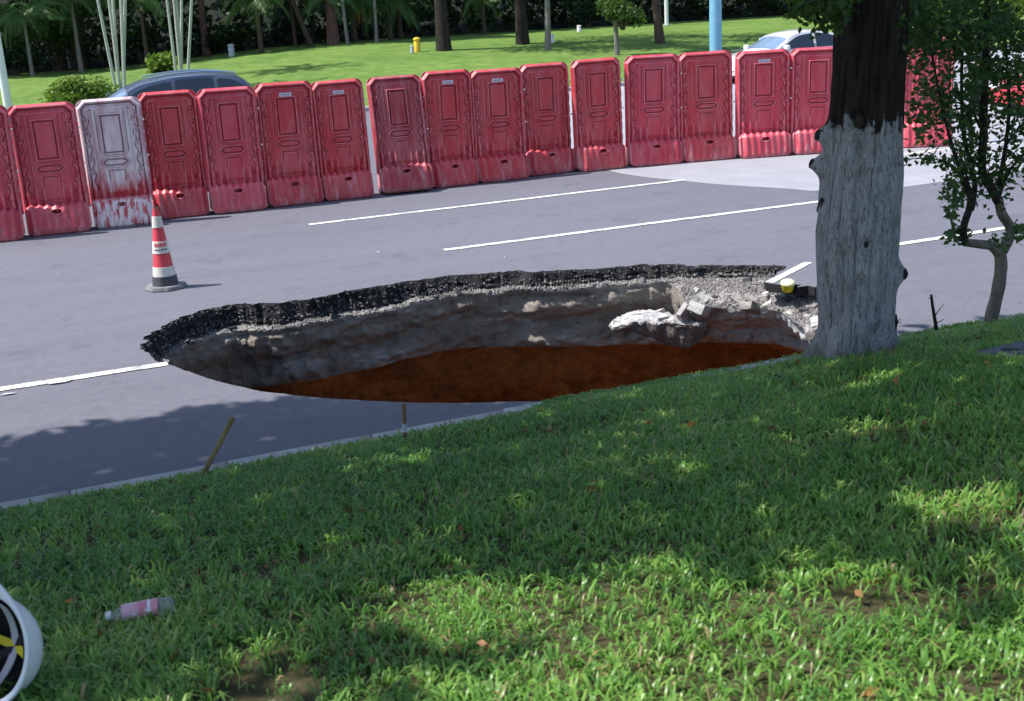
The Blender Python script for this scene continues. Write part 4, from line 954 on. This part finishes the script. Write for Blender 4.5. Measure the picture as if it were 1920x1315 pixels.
tocam = math.atan2(-TY, -TX)
knots = [(tocam-.25, 1.83, .060, .09, -.045), (tocam-1.45, 1.72, .055, .075, .085), (tocam-1.52, 1.50, .055, .07, .10), (tocam+1.5, .66, .045, .08, .075), (tocam+.25, .93, .035, .05, -.035), (tocam+.12, .62, .06, .07, -.03), (tocam-.2, 1.62, .05, .07, -.03), (tocam+.7, .22, .08, .08, -.04), (tocam+.1, .30, .09, .10, .02), (tocam+.9, 1.35, .08, .12, .03), (tocam-.9, .8, .1, .2, .02)]
def big_tree():
    o = empty('street_tree', (TX, TY, TZ), label='big street tree, dark above and whitewashed below, at the right end of the sinkhole', cat='tree')
    nz, na = 420, 150; z = np.linspace(-.3, 8, nz)**1.0; z = np.concatenate([np.linspace(-.3, 3.4, 330), np.linspace(3.43, 8, 90)]); a = np.arange(na)/na*2*PI
    A, Z = np.meshgrid(a, z); R = trunk_rad(Z)
    R = R*(1+.05*np.cos(2*A+Z*.6)+.03*np.cos(3*A+1-Z*.9)) + .035*(fbm(np.cos(A)*1.6+5, np.sin(A)*1.6, Z*1.5)-.5)
    fib = fbm(np.cos(A)*10, np.sin(A)*10, Z*2.2, 4); R += .034*(fib-.5) - .016*sstep(.56, .66, fbm(np.cos(A)*22, np.sin(A)*22, Z*1.6, 3))
    R += .13*sstep(.30, -.15, Z)*(.5+.5*np.cos(5*A+1))**1.5
    for (ka, kz, wa, wz, h) in knots:
        da = (A-ka+PI) % (2*PI)-PI; q = (da*.3/wa)**2+((Z-kz)/wz)**2
        R += h*np.exp(-q) + (.010*np.exp(-((np.sqrt(q)-1.4)/.5)**2) if h < 0 else 0)
    ax, ay = trunk_axis(Z); V = np.stack([ax-TX+R*np.cos(A), ay-TY+R*np.sin(A), Z], -1).reshape(-1, 3)
    link('trunk', mesh_np('trunk', V, grid_faces(nz, na, True)), M_TRUNK, o)
    for (ka, kz, wa, wz, h) in knots[:5]:
        x, y = trunk_axis(kz); r = trunk_rad(kz)+(h*.9 if h > 0 else -.045); bm = bmesh.new(); bmesh.ops.create_icosphere(bm, subdivisions=3, radius=1)
        for v in bm.verts:
            n = float(fbm(v.co.x*2+ka, v.co.y*2, v.co.z*2))-.5; v.co *= (1+n*.7); v.co = Vector((v.co.x*wa*.62, v.co.y*wa*.7, v.co.z*wz*.6))
        k = MB(); k.bm(bm, (x-TX+r*math.cos(ka), y-TY+r*math.sin(ka), kz), rot(0, 0, ka)); k.build('knot', B_DARK, o, True)
    tw = MB().tube([at_y(1541, 372, TY-.2)-[TX, TY, TZ], at_y(1534, 388, TY-.22)-[TX, TY, TZ], at_y(1531, 397, TY-.24)-[TX, TY, TZ]], [.012, .007, .004], 6)
    tw.tube([at_y(1545, 374, TY-.2)-[TX, TY, TZ], at_y(1538, 392, TY-.22)-[TX, TY, TZ]], [.008, .003], 6); tw.build('twig', B_DARK, o, True)
    return o
BT = big_tree()
# ------------------------------------------------------------------ canopy of the verge trees (above the picture; gives the dappled shade)
def shade_front(x): return np.interp(x, [-.43, .03, .54, 1.17, 1.81, 2.6, 3.3, 5.0, 6.5, 8, 12], [9.25, 9.34, 9.36, 9.35, 9.12, 8.65, 8.1, 7.75, 7.7, 7.9, 7.9])
def shade_back(x): return np.interp(x, [-4, -.34, .22, .5, .85, 1.2, 1.7, 2.3, 3.0, 3.6, 8], [3.2, 3.7, 3.8, 4.15, 4.3, 4.25, 4.05, 3.8, 3.5, 3.4, 3.1])
def canopy():
    n = 100000; gx = rng.uniform(-7, 12.5, n); gy = rng.uniform(-2.0, 9.9, n); fx = shade_front(gx); bk = shade_back(gx)
    gap = fbm(gx*1.5+3, gy*1.5, 0, 3)
    inside = (gy < fx+(fbm(gx*2.2, 4.4)-.5)*.35) & (gy > bk+(fbm(gx*2.5, 8.8)-.5)*.8)
    p = np.where(inside, np.where(gap > .73, .15, 1.0), 0)
    rear = (gy <= bk); p = np.where(rear, np.where(fbm(gx*1.3+9, gy*1.3, 3, 3) > .67, .6, .0), p); p = np.where(inside & (gy > 7.4), np.maximum(p, 1.25), p); p = np.where(inside & (gy > 6.0) & (gy < 7.4) & (gx > 2.6) & (gx < 5.3), p*.9, p)
    for (cx, cy, r) in [(4.67, 6.5, .16), (4.06, 5.06, .22), (3.55, 3.7, .30), (5.6, 5.0, .15), (2.9, 5.9, .10), (5.2, 6.9, .12), (6.9, 6.9, .35)]:
        p = np.where((gx-cx)**2+(gy-cy)**2 < r*r, .05, p)
    k = rng.random(n) < p*.75; gx, gy = gx[k], gy[k]; n = len(gx)
    h = 5.0+3.0*vnoise(gx*.6, gy*.6, 2)+rng.uniform(-.5, .7, n); gz = np.where(gy < KY, lawn_z(gx, gy), 0)
    P = np.stack([gx, gy, gz], 1)+SUN*((h-gz)/SUN[2])[:, None]
    m = 2600; z = rng.uniform(.1, 3.3, m); hh = rng.uniform(4.6, 6.8, m); Q = np.stack([TX+rng.normal(0, .35, m), TY+rng.normal(0, .35, m), z], 1)+SUN*((hh-z)/SUN[2])[:, None]
    return np.concatenate([P, Q])
CP = canopy()
trunks = [(TX, TY), (-3.4, 6.6), (-1.2, -3.2)]
dd = np.stack([np.hypot(CP[:, 0]-a-(-.3), CP[:, 1]-b) for a, b in trunks], 1); own = dd.argmin(1)
def limbs_to(o, base, pts, k, r):
    g = np.random.default_rng(5); mbx = MB(); idx = g.integers(0, len(pts), k)
    for i in idx:
        e = pts[i]; mbx.tube(limb(base, e, .08), np.linspace(r, .015, 6), 6)
    mbx.build('limbs', B_DARK, o, True)
for j, (a, b) in enumerate(trunks):
    zj = float(lawn_z(a, b)); P = CP[own == j]
    if j == 0: o = BT; zj = TZ
    else:
        o = empty('street_tree', (a, b, zj), label=['', 'tree just outside the left edge whose crown shades the lawn', 'tree behind the camera whose crown dapples the lawn'][j], cat='tree')
        t = np.linspace(0, 1, 9); MB().tube(np.stack([.1*t, 0*t, -.3+t*6.5], 1), .25-.1*t, 14).build('trunk', B_BROWN, o, True)
    Q = P-np.array([a, b, zj]); link('crown', leaf_mesh('crown', Q, rng.uniform(.19, .33, len(Q)), rng.beta(2, 2.5, len(Q)), .5, aspect=.6), G_TREE, o)
    top = np.array([.1 if j else .2, 0, 4.6]); limbs_to(o, top, Q, 36, .07)
# drooping leafy shoots left of the trunk at the top of the picture
def shoot():
    P = []; mbx = MB()
    for (pa, pb) in [((1580, -40), (1500, 20)), ((1580, -30), (1545, 48)), ((1590, -60), (1480, -10)), ((1575, -20), (1560, 30)), ((1585, -50), (1520, 5)), ((1580, -35), (1535, 25))]:
        a = at_y(pa[0], pa[1], TY-.1); e = at_y(pb[0], pb[1], TY-.1+random.uniform(-.5, .4)); L = limb(a, e, .1, 8); mbx.tube(L-[TX, TY, TZ], np.linspace(.012, .003, 8), 5)
        t = rng.random(110)**.7; P.append(np.stack([np.interp(t, np.linspace(0, 1, 8), L[:, i]) for i in range(3)], 1)+rng.normal(0, .055, (110, 3)))
    P = np.concatenate(P)-[TX, TY, TZ]; link('shoot_leaves', leaf_mesh('shoot_leaves', P, rng.uniform(.05, .09, len(P)), rng.beta(2, 2, len(P)), .2, aspect=.55, droop=.4), G_TREE, BT); mbx.build('shoot_stems', B_DARK, BT, True)
shoot()

# ------------------------------------------------------------------ small multi-stemmed tree at the right
def small_tree():
    b = at_z(1857, 600, .18); Y0 = b[1]; zz = float(lawn_z(b[0], Y0)); O = np.array([b[0], Y0, zz])
    o = empty('small_tree', O, label='small crooked multi-stemmed tree with fine dark leaves at the right edge of the photo', cat='tree')
    m = bark('smooth_small_trunk', (.10, .085, .065), (.24, .21, .17), 5, .5, .5)
    def br(px, r0, r1, dy0=0, dy1=0, name='stem', mat=m, n=8):
        P = np.array([at_y(x, y, Y0+dy0+(dy1-dy0)*i/(len(px)-1)) for i, (x, y) in enumerate(px)])-O
        t = np.linspace(0, len(P)-1, len(P)*4); i = np.clip(np.floor(t).astype(int), 0, len(P)-2); f = (t-i)[:, None]; g = lambda k: P[np.clip(i+k, 0, len(P)-1)]
        Q = .5*((2*g(0))+(-g(-1)+g(1))*f+(2*g(-1)-5*g(0)+4*g(1)-g(2))*f*f+(-g(-1)+3*g(0)-3*g(1)+g(2))*f**3)
        R = np.linspace(r0, r1, len(Q))*(1+.14*(fbm(Q[:, 0]*6, Q[:, 2]*9)-.5)*2); MB().tube(Q, R, n).build(name, mat, o, True); return Q
    br([(1855, 612), (1860, 590), (1871, 545), (1877, 500), (1874, 468)], .058, .050, name='trunk', n=14)
    dk = B_DARK
    br([(1874, 478), (1860, 462), (1835, 458), (1808, 455)], .042, .036); br([(1812, 458), (1806, 430), (1818, 392)], .036, .030, mat=dk)
    br([(1874, 478), (1892, 448), (1893, 425), (1878, 400), (1872, 372)], .046, .040); br([(1818, 395), (1822, 372), (1812, 350)], .040, .030, mat=dk)
    Q = [br([(1818, 360), (1800, 320), (1776, 240), (1758, 160), (1742, 70)], .020, .008, 0, -.1, mat=dk), br([(1820, 385), (1828, 340), (1808, 260), (1803, 160), (1806, 20)], .024, .010, 0, .15, mat=dk), br([(1818, 375), (1812, 330), (1798, 280)], .014, .006, 0, .1, mat=dk),
         br([(1872, 378), (1858, 352), (1842, 320), (1844, 240), (1848, 120), (1852, -20)], .040, .026, mat=dk), br([(1872, 372), (1876, 330), (1886, 270), (1892, 190), (1884, 60)], .024, .010, 0, .1, mat=dk),
         br([(1874, 366), (1893, 320), (1925, 285), (1960, 250)], .016, .007, 0, -.1, mat=dk), br([(1845, 330), (1832, 310), (1812, 288)], .012, .005, mat=dk), br([(1886, 275), (1906, 245), (1930, 222)], .010, .004, mat=dk),
         br([(1810, 335), (1782, 308), (1740, 297), (1690, 300)], .009, .003, 0, -.2, mat=dk), br([(1892, 445), (1925, 425)], .012, .005, mat=dk), br([(1812, 455), (1790, 445), (1800, 425)], .010, .004, mat=dk), br([(1838, 240), (1815, 200), (1770, 195), (1715, 235)], .012, .003, 0, .15, mat=dk), br([(1880, 165), (1915, 130), (1950, 100)], .012, .004, mat=dk), br([(1805, 120), (1770, 60), (1715, 20)], .012, .004, mat=dk)]
    P = []
    for q, n, s_ in zip(Q, [260, 380, 50, 380, 260, 160, 60, 70, 80, 60, 60, 220, 200, 260], [.09, .12, .05, .12, .10, .06, .05, .05, .025, .04, .03, .07, .12, .12]):
        lo = .35 if n >= 400 else .15; t = rng.uniform(lo, 1, n)*(len(q)-1); i = np.clip(np.floor(t).astype(int), 0, len(q)-2); f = (t-i)[:, None]; P.append(q[i]*(1-f)+q[i+1]*f+rng.normal(0, s_, (n, 3)))
    for (cx, cy, rx, ry, n) in [(1800, 40, 105, 55, 2500), (1880, 100, 60, 75, 1200), (1745, 130, 48, 60, 330), (1735, 215, 30, 55, 230), (1860, 190, 50, 32, 260), (1815, 140, 45, 45, 380), (1795, 215, 30, 45, 150), (1786, 372, 20, 45, 210), (1800, 440, 24, 14, 70), (1870, 455, 26, 14, 80), (1895, 300, 28, 15, 60), (1810, 310, 22, 18, 50), (1905, 435, 22, 14, 90), (1835, 260, 16, 20, 60), (1760, 300, 30, 8, 30), (1720, 55, 40, 50, 380), (1960, 150, 60, 130, 1500), (1940, 300, 25, 20, 80)]:
        a = rng.uniform(0, 2*PI, n); r = np.sqrt(rng.random(n)); X = cx+rx*r*np.cos(a); Yp = cy+ry*r*np.sin(a); D = Y0+rng.normal(0, .32, n)
        lump = fbm(X*.03, Yp*.03, D*2, 3); k = (lump > .46) | (rng.random(n) < .18); P.append(np.array([at_y(x, y, d) for x, y, d in zip(X[k], Yp[k], D[k])])-O)
    # crown above the frame
    T = blob_points((.0, 0, 3.4), (1.1, 1.0, .9), 4200, .3, 14, 9); P.append(T)
    P = np.concatenate(P); ln = len(P); tone = np.clip(rng.beta(1.6, 3.4, ln)+.25*(fbm(P[:, 0]*4, P[:, 1]*4, P[:, 2]*4)-.5), 0, 1)
    link('leaves', leaf_mesh('leaves', P, rng.uniform(.036, .072, ln), tone, .2, aspect=.62), foliage('small_tree_leaves', [(0, (.016, .040, .016)), (.5, (.036, .085, .026)), (.85, (.10, .20, .045)), (1, (.30, .38, .16))], .35), o)
small_tree()
# bright bushes beyond the road behind the small tree
for px, py, Y, r, lb in [(1895, 105, 40, (2.2, 1.2, 1.2), 'sunlit yellow green bush beyond the road at the right edge'), (1745, 95, 41, (2.6, 1.2, 1.3), 'sunlit bush on the far lawn seen between trunk and small tree'), (1850, 110, 43, (2.6, 1.4, 1.6), 'large green bush on the far lawn behind the small tree')]:
    p = at_y(px, py, Y); shrub('far_bush', (p[0], Y, float(far_z(p[0], Y))-.1), r, 2600, .16, G_LIGHT if 'yellow' in lb or 'sunlit bush' in lb else G_MID, lb, 'bush', int(px), group='bushes on the far lawn')

# ------------------------------------------------------------------ grass of the near lawn
SOILP = [(5.87, 7.25, .50, .34), (2.67, 3.05, .42, .25), (.85, 4.85, .40, .16), (6.0, 6.72, .75, .16), (1.5, 5.3, .2, .1), (3.6, 3.4, .3, .15), (.5, 3.6, .35, .2), (5.1, 6.2, .2, .1)]
def grass(name, n, x0, x1, y0, y1, hmin, hmax, wd, cull=True, far=None, label=None, dens=True):
    X = rng.uniform(x0, x1, n); Y = rng.uniform(y0, y1, n)
    if cull: X = np.concatenate([X, rng.uniform(2.8, 7.4, 26000)]); Y = np.concatenate([Y, rng.uniform(KY-.22, KY+.0, 26000)])
    if cull: k = (X > -1.9+.0*Y) & (X < 1.15*Y+1.9) & (Y < KY-.20+.19*sstep(2.9, 3.5, X)+.05*(vnoise(X*3, 2.2)-.5)); X, Y = X[k], Y[k]
    if dens:
        m = fbm(X*2.2, Y*2.2, 1.0, 4); p = .35+1.1*sstep(.32, .62, m)
        for (cx, cy, rx, ry) in SOILP: p *= 1-.82*np.exp(-(((X-cx)/rx)**2+((Y-cy)/ry)**2)**1.5)
        k = rng.random(len(X)) < p; X, Y = X[k], Y[k]
        k = ~((X > 5.98) & (X < 6.95) & (Y > 5.85) & (Y < 6.22)); X, Y = X[k], Y[k]
        k = (X-TX)**2+(Y-TY)**2 > .29**2; X, Y = X[k], Y[k]
    n = len(X)
    # gather into tufts
    if far is None:
        cxy = rng.uniform([x0, y0], [x1, y1], (6000, 2)); 
        gx = np.round(X*9)/9+.08*(vnoise(np.round(X*9)*3.1, np.round(Y*9)*2.7)-.5); gy = np.round(Y*9)/9+.08*(vnoise(np.round(X*9)*1.7, np.round(Y*9)*4.3)-.5)
        tf = rng.random(n) < .45; X = np.where(tf, X*.35+gx*.65, X); Y = np.where(tf, Y*.35+gy*.65, Y)
    Z = lawn_z(X, Y) if far is None else far_z(X, Y)
    big = fbm(X*1.7+7, Y*1.7, 0, 3); hs = hmin+(hmax-hmin)*np.clip(rng.beta(1.6, 3.0, n)+.75*(big-.5), 0, 1)
    near_edge = sstep(KY-.13, KY-.5, Y) if far is None else 1; hs *= .42+.58*near_edge
    a = rng.uniform(0, 2*PI, n); ca, sa = np.cos(a), np.sin(a); bend = rng.uniform(.25, 1.25, n)*hs; w = wd*np.where(rng.random(n) < .16, rng.uniform(1.4, 2.1, n), rng.uniform(.5, 1.2, n))/2
    base = np.stack([X, Y, Z-.006], 1); dr = np.stack([ca, sa, 0*ca], 1); sd = np.stack([-sa, ca, 0*ca], 1)*w[:, None]
    tw = rng.normal(0, .35, n)[:, None]*dr*w[:, None]
    m1 = base+dr*(bend*.22)[:, None]+np.array([0, 0, 1])*(hs*.52)[:, None]; m2 = base+dr*(bend*.62)[:, None]+np.array([0, 0, 1])*(hs*.86)[:, None]; tip = base+dr*(bend*1.1)[:, None]+np.array([0, 0, 1])*(hs*(1.0-.35*bend/hs))[:, None]
    V = np.stack([base-sd*.7, base+sd*.7, m1+sd+tw, m1-sd-tw, m2+sd*.85+tw, m2-sd*.85-tw, tip], 1).reshape(-1, 3); i = np.arange(n)*7
    F4 = np.concatenate([np.stack([i, i+1, i+2, i+3], 1), np.stack([i+3, i+2, i+4, i+5], 1)]); F3 = np.stack([i+5, i+4, i+6], 1)
    tone = np.clip(.12+.55*rng.beta(2, 2.2, n)+.55*(fbm(X*1.1, Y*1.1, 5, 3)-.5)+.5*(fbm(X*5, Y*5, 5, 2)-.5)*.6, 0, .86); dry = rng.random(n) < (.025+.05*sstep(.5, .65, fbm(X*2, Y*2, 9))); tone = np.where(dry, rng.uniform(.9, 1.0, n), tone)
    me = mesh_np(name, V, [F4, F3], True, {'tone': np.repeat(tone, 7)}); return tag(link(name, me, M_GRASS), kind='stuff', label=label, cat='grass')
M_GRASS = foliage('grass_blades', [(0, (.080, .210, .050)), (.35, (.175, .38, .070)), (.65, (.37, .57, .13)), (.86, (.56, .70, .28)), (.90, (.36, .28, .12)), (1, (.42, .34, .19))], .48, .36)
grass('grass', 400000, -1.9, 10.5, 1.4, KY-.02, .028, .108, 0.0072, label='short broad bladed green lawn grass covering the verge')
grass('verge_grass', 60000, 9, 34, -2, KY-.14, .04, .14, .03, False, label='grass of the verge further right', dens=False)
0 and grass('lawn_tufts', 60000, -4, 60, 33.5, 60, .05, .16, .07, False, True, label='short sunlit grass of the far lawn', dens=False)
# broad-leaved weeds and clumps of longer grass
def tuft(px, py, h, n, lb):
    pass
# ground litter
def litter():
    n = 900; X = rng.uniform(-.6, 8, n); Y = rng.uniform(2, 7.4, n); k = (X < 1.1*Y+.8) & ((X-TX)**2+(Y-TY)**2 > .36**2); X, Y = X[k], Y[k]
    wgt = np.zeros(len(X))+.22
    for (cx, cy, rx, ry) in SOILP: wgt += np.exp(-(((X-cx)/rx)**2+((Y-cy)/ry)**2))
    k = rng.random(len(X)) < wgt; X, Y = X[k], Y[k]; P = np.stack([X, Y, lawn_z(X, Y)+rng.uniform(.02, .06, len(X))], 1)
    me = leaf_mesh('fallen_leaves', P, rng.uniform(.03, .075, len(X)), rng.random(len(X)), .75, aspect=.55)
    m = foliage('dry_leaves', [(0, (.10, .045, .018)), (.5, (.24, .12, .04)), (.8, (.42, .16, .04)), (1, (.42, .34, .22))], .1, .7); tag(link('fallen_leaves', me, m), kind='stuff', label='scattered dry brown and orange leaves lying in the grass', cat='leaf litter')
litter()
n = 260; X = rng.normal(2.9, .5, n); Y = rng.normal(3.0, .3, n); stones('soil_crumbs', np.stack([X, Y, lawn_z(X, Y)+.004], 1), rng.uniform(.006, .018, n), M_SOIL, None, label='pale crumbs of earth on the bare patch of lawn', cat='soil')

# ------------------------------------------------------------------ flat dark slab in the lawn
M_SLAB = simple('dark_slab', (.075, .085, .11), .6, .4, 6, bump=.3)
so_ = empty('ground_slab', (6.46, 6.04, float(lawn_z(6.46, 6.0))+.02), .03, label='flat dark blue grey slab lying in the grass at the right edge', cat='cover slab'); so_.rotation_euler = (-.16, 0, .06)
MB().box((0, 0, 0), (.92, .36, .06), bev=.01).build('slab', M_SLAB, so_)
for dx in (-.3, .3): MB().box((dx, 0, .032), (.05, .12, .01), bev=.002).build('lifting_slot', M_BLACK, so_)

# ------------------------------------------------------------------ small things
M_BAMB = bark('old_bamboo', (.13, .10, .045), (.28, .22, .10), 6, .4, .3); M_RUST = bark('rusty_stake', (.12, .06, .03), (.28, .16, .10), 10, .5, .5)
def stake():
    a = np.array([.76, 7.20, .20]); e = at_y(437, 783, 7.28); o = empty('bamboo_stake', a, label='brown bamboo stake leaning to the right beside the kerb at the left', cat='stake'); d = e-a
    t = np.linspace(-.15, 1, 24)[:, None]; r = .0165+.002*np.cos(t[:, 0]*40); MB().tube(d*t, r, 12, False).build('pole', M_BAMB, o, True)
    u = d/np.linalg.norm(d); MB().tube([d-u*.012, d-u*.010], .0155, 12).build('hollow_end', M_BLACK, o)
stake()
def stake2():
    b = np.array([2.07, 7.09, .20]); e = at_y(757, 757, 7.09); o = empty('short_stake', b, label='short upright rusty stake with a pale band at the kerb before the sinkhole', cat='stake'); d = e-b
    MB().tube([d*0-[0, 0, .1], d*.36], .014, 10).build('foot', M_RUST, o, True); MB().tube([d*.36, d*.55], .0155, 10).build('pale_band', M_GREYP, o, True); MB().tube([d*.55, d], .0135, 10).build('top', M_RUST, o, True)
stake2()
def twig(px, lb, Y):
    P = [at_y(x, y, Y) for x, y in px[0]]; o = empty('twig', P[0], label=lb, cat='twig'); MB().tube(np.array(P)-P[0], np.linspace(.016, .010, len(P)), 7).build('stem', B_DARK, o, True)
    for q in px[1:]:
        Q = np.array([at_y(x, y, Y) for x, y in q])-P[0]; MB().tube(Q, np.linspace(.005, .002, len(Q)), 5).build('side_shoot', B_DARK, o, True)
twig([[(1756, 618), (1752, 595), (1748, 570), (1746, 553)], [(1753, 592), (1762, 580), (1770, 570)], [(1746, 562), (1741, 558)], [(1755, 606), (1765, 602), (1771, 597)]], 'dark bare twig sticking up by the kerb right of the big trunk', 7.42)
twig([[(1676, 620), (1681, 605), (1679, 590)], [(1681, 606), (1688, 597)], [(1680, 600), (1675, 588)], [(1682, 604), (1690, 606)]], 'small dark sprig at the foot of the big trunk on its right', 7.3)
# yellow tub on the broken edge
M_YT = simple('yellow_plastic', (.62, .52, .02), .4, .15, 20); M_YL = simple('pale_yellow_lid', (.70, .70, .42), .4, .1, 20)
p = at_z(1477, 534, -.02); yo = empty('yellow_tub', p+np.array([0, 0, -.07]), label='small yellow tub with a pale lid perched on the right broken edge of the hole', cat='tub'); yo.rotation_euler = (.18, -.12, 0)
MB().lathe([(.001, 0), (.048, .0), (.055, .01), (.074, .085), (.072, .088), (.001, .088)], n=24).build('tub', M_YT, yo, True); MB().lathe([(.076, .086), (.079, .095), (.074, .108), (.055, .122), (.025, .130), (.001, .131)], n=24).build('lid', M_YL, yo, True)
# scraps on the road
M_SCRAP = simple('white_scrap', (.7, .7, .7), .8, .1)
for k, (px, py, s_, lb) in enumerate([(110, 719, .10, 'thin white scrap on the road in front of the left edge line'), (14, 741, .07, 'small white scrap on the road at the left edge'), (708, 475, .03, 'tiny white fleck on the road between the cone and the lane lines'), (948, 484, .02, 'tiny white fleck above the middle of the sinkhole')]):
    p = at_z(px, py, .0); n = 7; a = np.arange(n)/n*2*PI; bm = bmesh.new()
    vs = [bm.verts.new((math.cos(t)*s_*(.7+.5*random.random()), math.sin(t)*s_*.35*(.7+.5*random.random()), .006+random.random()*.012)) for t in a]; vb = [bm.verts.new((v.co.x, v.co.y, v.co.z-.004)) for v in vs]
    bm.faces.new(vs); bm.faces.new(vb[::-1]); [bm.faces.new((vs[i], vb[i], vb[(i+1) % n], vs[(i+1) % n])) for i in range(n)]
    m_ = MB(); m_.bm(bm); q = m_.build('paper_scrap', M_SCRAP, None); q.location = Vector([float(v) for v in p]); tag(q, label=lb, cat='litter')

# plastic bottle
def bottle():
    a = np.array(at_y(212, 1172, 4.60)); e = np.array(at_y(322, 1150, 4.56)); za, ze = float(lawn_z(a[0], a[1])), float(lawn_z(e[0], e[1])); a[2] = za+.055; e[2] = ze+.060
    L = .235; d = (e-a)/np.linalg.norm(e-a); c = (a+e)/2; o = empty('plastic_bottle', c, label='crushed clear plastic bottle with a pink and blue label in the grass', cat='bottle')
    q = Vector(-d).to_track_quat('Z', 'Y'); o.rotation_mode = 'QUATERNION'; o.rotation_quaternion = q; o.scale = (1.15,)*3
    g = NM('clear_plastic'); g.set((.85, .9, .92), .12); g.b.inputs['Transmission Weight'].default_value = .85; g.b.inputs['IOR'].default_value = 1.3; g = g.m
    prof = [(.001, -.110), (.022, -.112), (.031, -.104), (.0335, -.09), (.032, -.08), (.0335, -.07), (.032, -.055), (.0335, -.045), (.033, .02), (.032, .03), (.033, .045), (.028, .065), (.017, .085), (.0125, .092), (.0125, .10)]
    m1 = MB().lathe(prof, n=32); V = m1.V[0]; f = (fbm(V[:, 0]*25, V[:, 1]*25, V[:, 2]*18)-.5)*.014; V[:, 0] *= 1+f/.03*.6; V[:, 1] *= .88-f/.03*.5; m1.build('shell', g, o, True)
    MB().lathe([(.001, .118), (.014, .118), (.0155, .114), (.0155, .100), (.013, .098)], n=24).build('cap', M_SCRAP, o, True)
    lm = NM('bottle_label'); z = lm.z()[2]; n1 = lm.noise(lm.co('Object', (60, 60, 30)), 1, 2)
    x = lm.ramp(lm.math('ADD', lm.math('MULTIPLY', z, 8.0), .62), [(.28, (.70, .16, .24)), (.33, (.70, .72, .78)), (.42, (.62, .06, .16)), (.62, (.60, .05, .15)), (.66, (.62, .25, .33)), (.9, (.66, .30, .38))], 'CONSTANT')
    x = lm.mix(.25, x, (.7, .7, .75))
    xx = lm.z()[1]; x = lm.mix(lm.ramp(lm.math('ADD', lm.math('MULTIPLY', xx, 12), .5), [(.30, .9), (.40, 0.0)]), x, (.04, .10, .42)); x = lm.mix(lm.ramp(n1, [(.60, 0.0), (.66, .8)]), x, (.75, .75, .8)); lm.set(x, .35)
    m2 = MB().lathe([(.0350, -.060), (.0346, -.02), (.0343, .03), (.0340, .062)], n=32); V = m2.V[0]; f = (fbm(V[:, 0]*25, V[:, 1]*25, V[:, 2]*18)-.5)*.014; V[:, 0] *= 1+f/.03*.6; V[:, 1] *= .90-f/.03*.5; m2.build('label', lm.m, o, True)
bottle()
# hard hat lying on its side at the lower left corner
def hat():
    o = empty('hard_hat', (-.335, 4.06, .925), label='white hard hat lying on its side with its dark padded inside showing at the lower left corner', cat='hard hat')
    o['label'] = 'white hard hat lying tipped, dark inside and yellow straps showing, lower left corner'
    white = simple('white_helmet_plastic', (.70, .73, .80), .32, .04, 4); blk = simple('black_webbing', (.012, .012, .016), .8, .2, 30); yel = simple('yellow_webbing', (.65, .52, .02), .7, .1); gry = simple('grey_webbing', (.42, .42, .47), .7, .1)
    # dome axis local +Z (top); opening at z=0
    nu, nv = 64, 26
    def dome(s_, zoff, name, mat, inner=False):
        V = []
        for i in range(nv):
            ph = i/(nv-1)*PI/2
            for j in range(nu):
                th = j/nu*2*PI; rx, ry, rz = .142*s_, .112*s_, .150*s_; b = 1+.02*math.exp(-((abs(math.sin(th))/.12)**2))*math.sin(ph*2)
                x = rx*math.cos(ph)**.8*math.cos(th)*b; y = ry*math.cos(ph)**.8*math.sin(th); z = rz*math.sin(ph)*b+zoff
                V.append((x, y, z))
        return link(name, mesh_np(name, V, grid_faces(nv, nu, True)), mat, o)
    dome(1, 0, 'shell', white); dome(.965, -.001, 'inner_shell', blk)
    V = []; br = [(0.965, .0), (1.0, -.004), (1.05, -.008), (1.10, -.010), (1.115, -.004), (1.10, .002), (1.04, .006), (1.0, .008)]
    for (k, z) in br:
        for j in range(nu):
            th = j/nu*2*PI; peak = 1+(.40 if k > 1.02 else 0)*max(0, math.cos(th))**3; V.append((.142*k*math.cos(th)*peak, .112*k*math.sin(th), z-.02*(peak-1)))
    link('brim', mesh_np('brim', V, grid_faces(len(br), nu, True)), white, o)
    # headband and crossing straps
    V = []
    for z in (.0, .035):
        for j in range(nu): th = j/nu*2*PI; V.append((.122*math.cos(th), .092*math.sin(th), z+.015))
    hb = link('headband', mesh_np('headband', V, grid_faces(2, nu, True)), blk, o)
    for k, (th, mt) in enumerate([(.5, gry), (2.2, yel), (1.35, blk)]):
        pts = []; 
        for t in np.linspace(-1, 1, 15):
            pts.append((.118*t*math.cos(th), .090*t*math.sin(th), .03+.075*(1-t*t)))
        P = np.array(pts); s_ = np.array([-math.sin(th), math.cos(th), 0])*.011; VV = np.concatenate([P-s_, P+s_, P-s_-[0, 0, .003], P+s_-[0, 0, .003]]); i = np.arange(14)
        link('strap', mesh_np('strap', VV, np.concatenate([np.stack([i, i+1, i+16, i+15], 1), np.stack([i+30, i+45, i+46, i+31], 1)])), mt, o)
    MB().lathe([(.001, 0), (.004, 0), (.004, .003), (.001, .003)], (.165, .0, .0), 10).build('rivet', blk, o)
    ax = Vector((.50, .62, -.40)).normalized()        # direction of the dome top
    up = Vector((.15, .8, .62)); xax = (up-ax*up.dot(ax)).normalized(); yax = ax.cross(xax)
    M_ = Matrix((xax, yax, ax)).transposed().to_4x4(); o.rotation_euler = M_.to_euler(); o.scale = (1.3,)*3
hat()
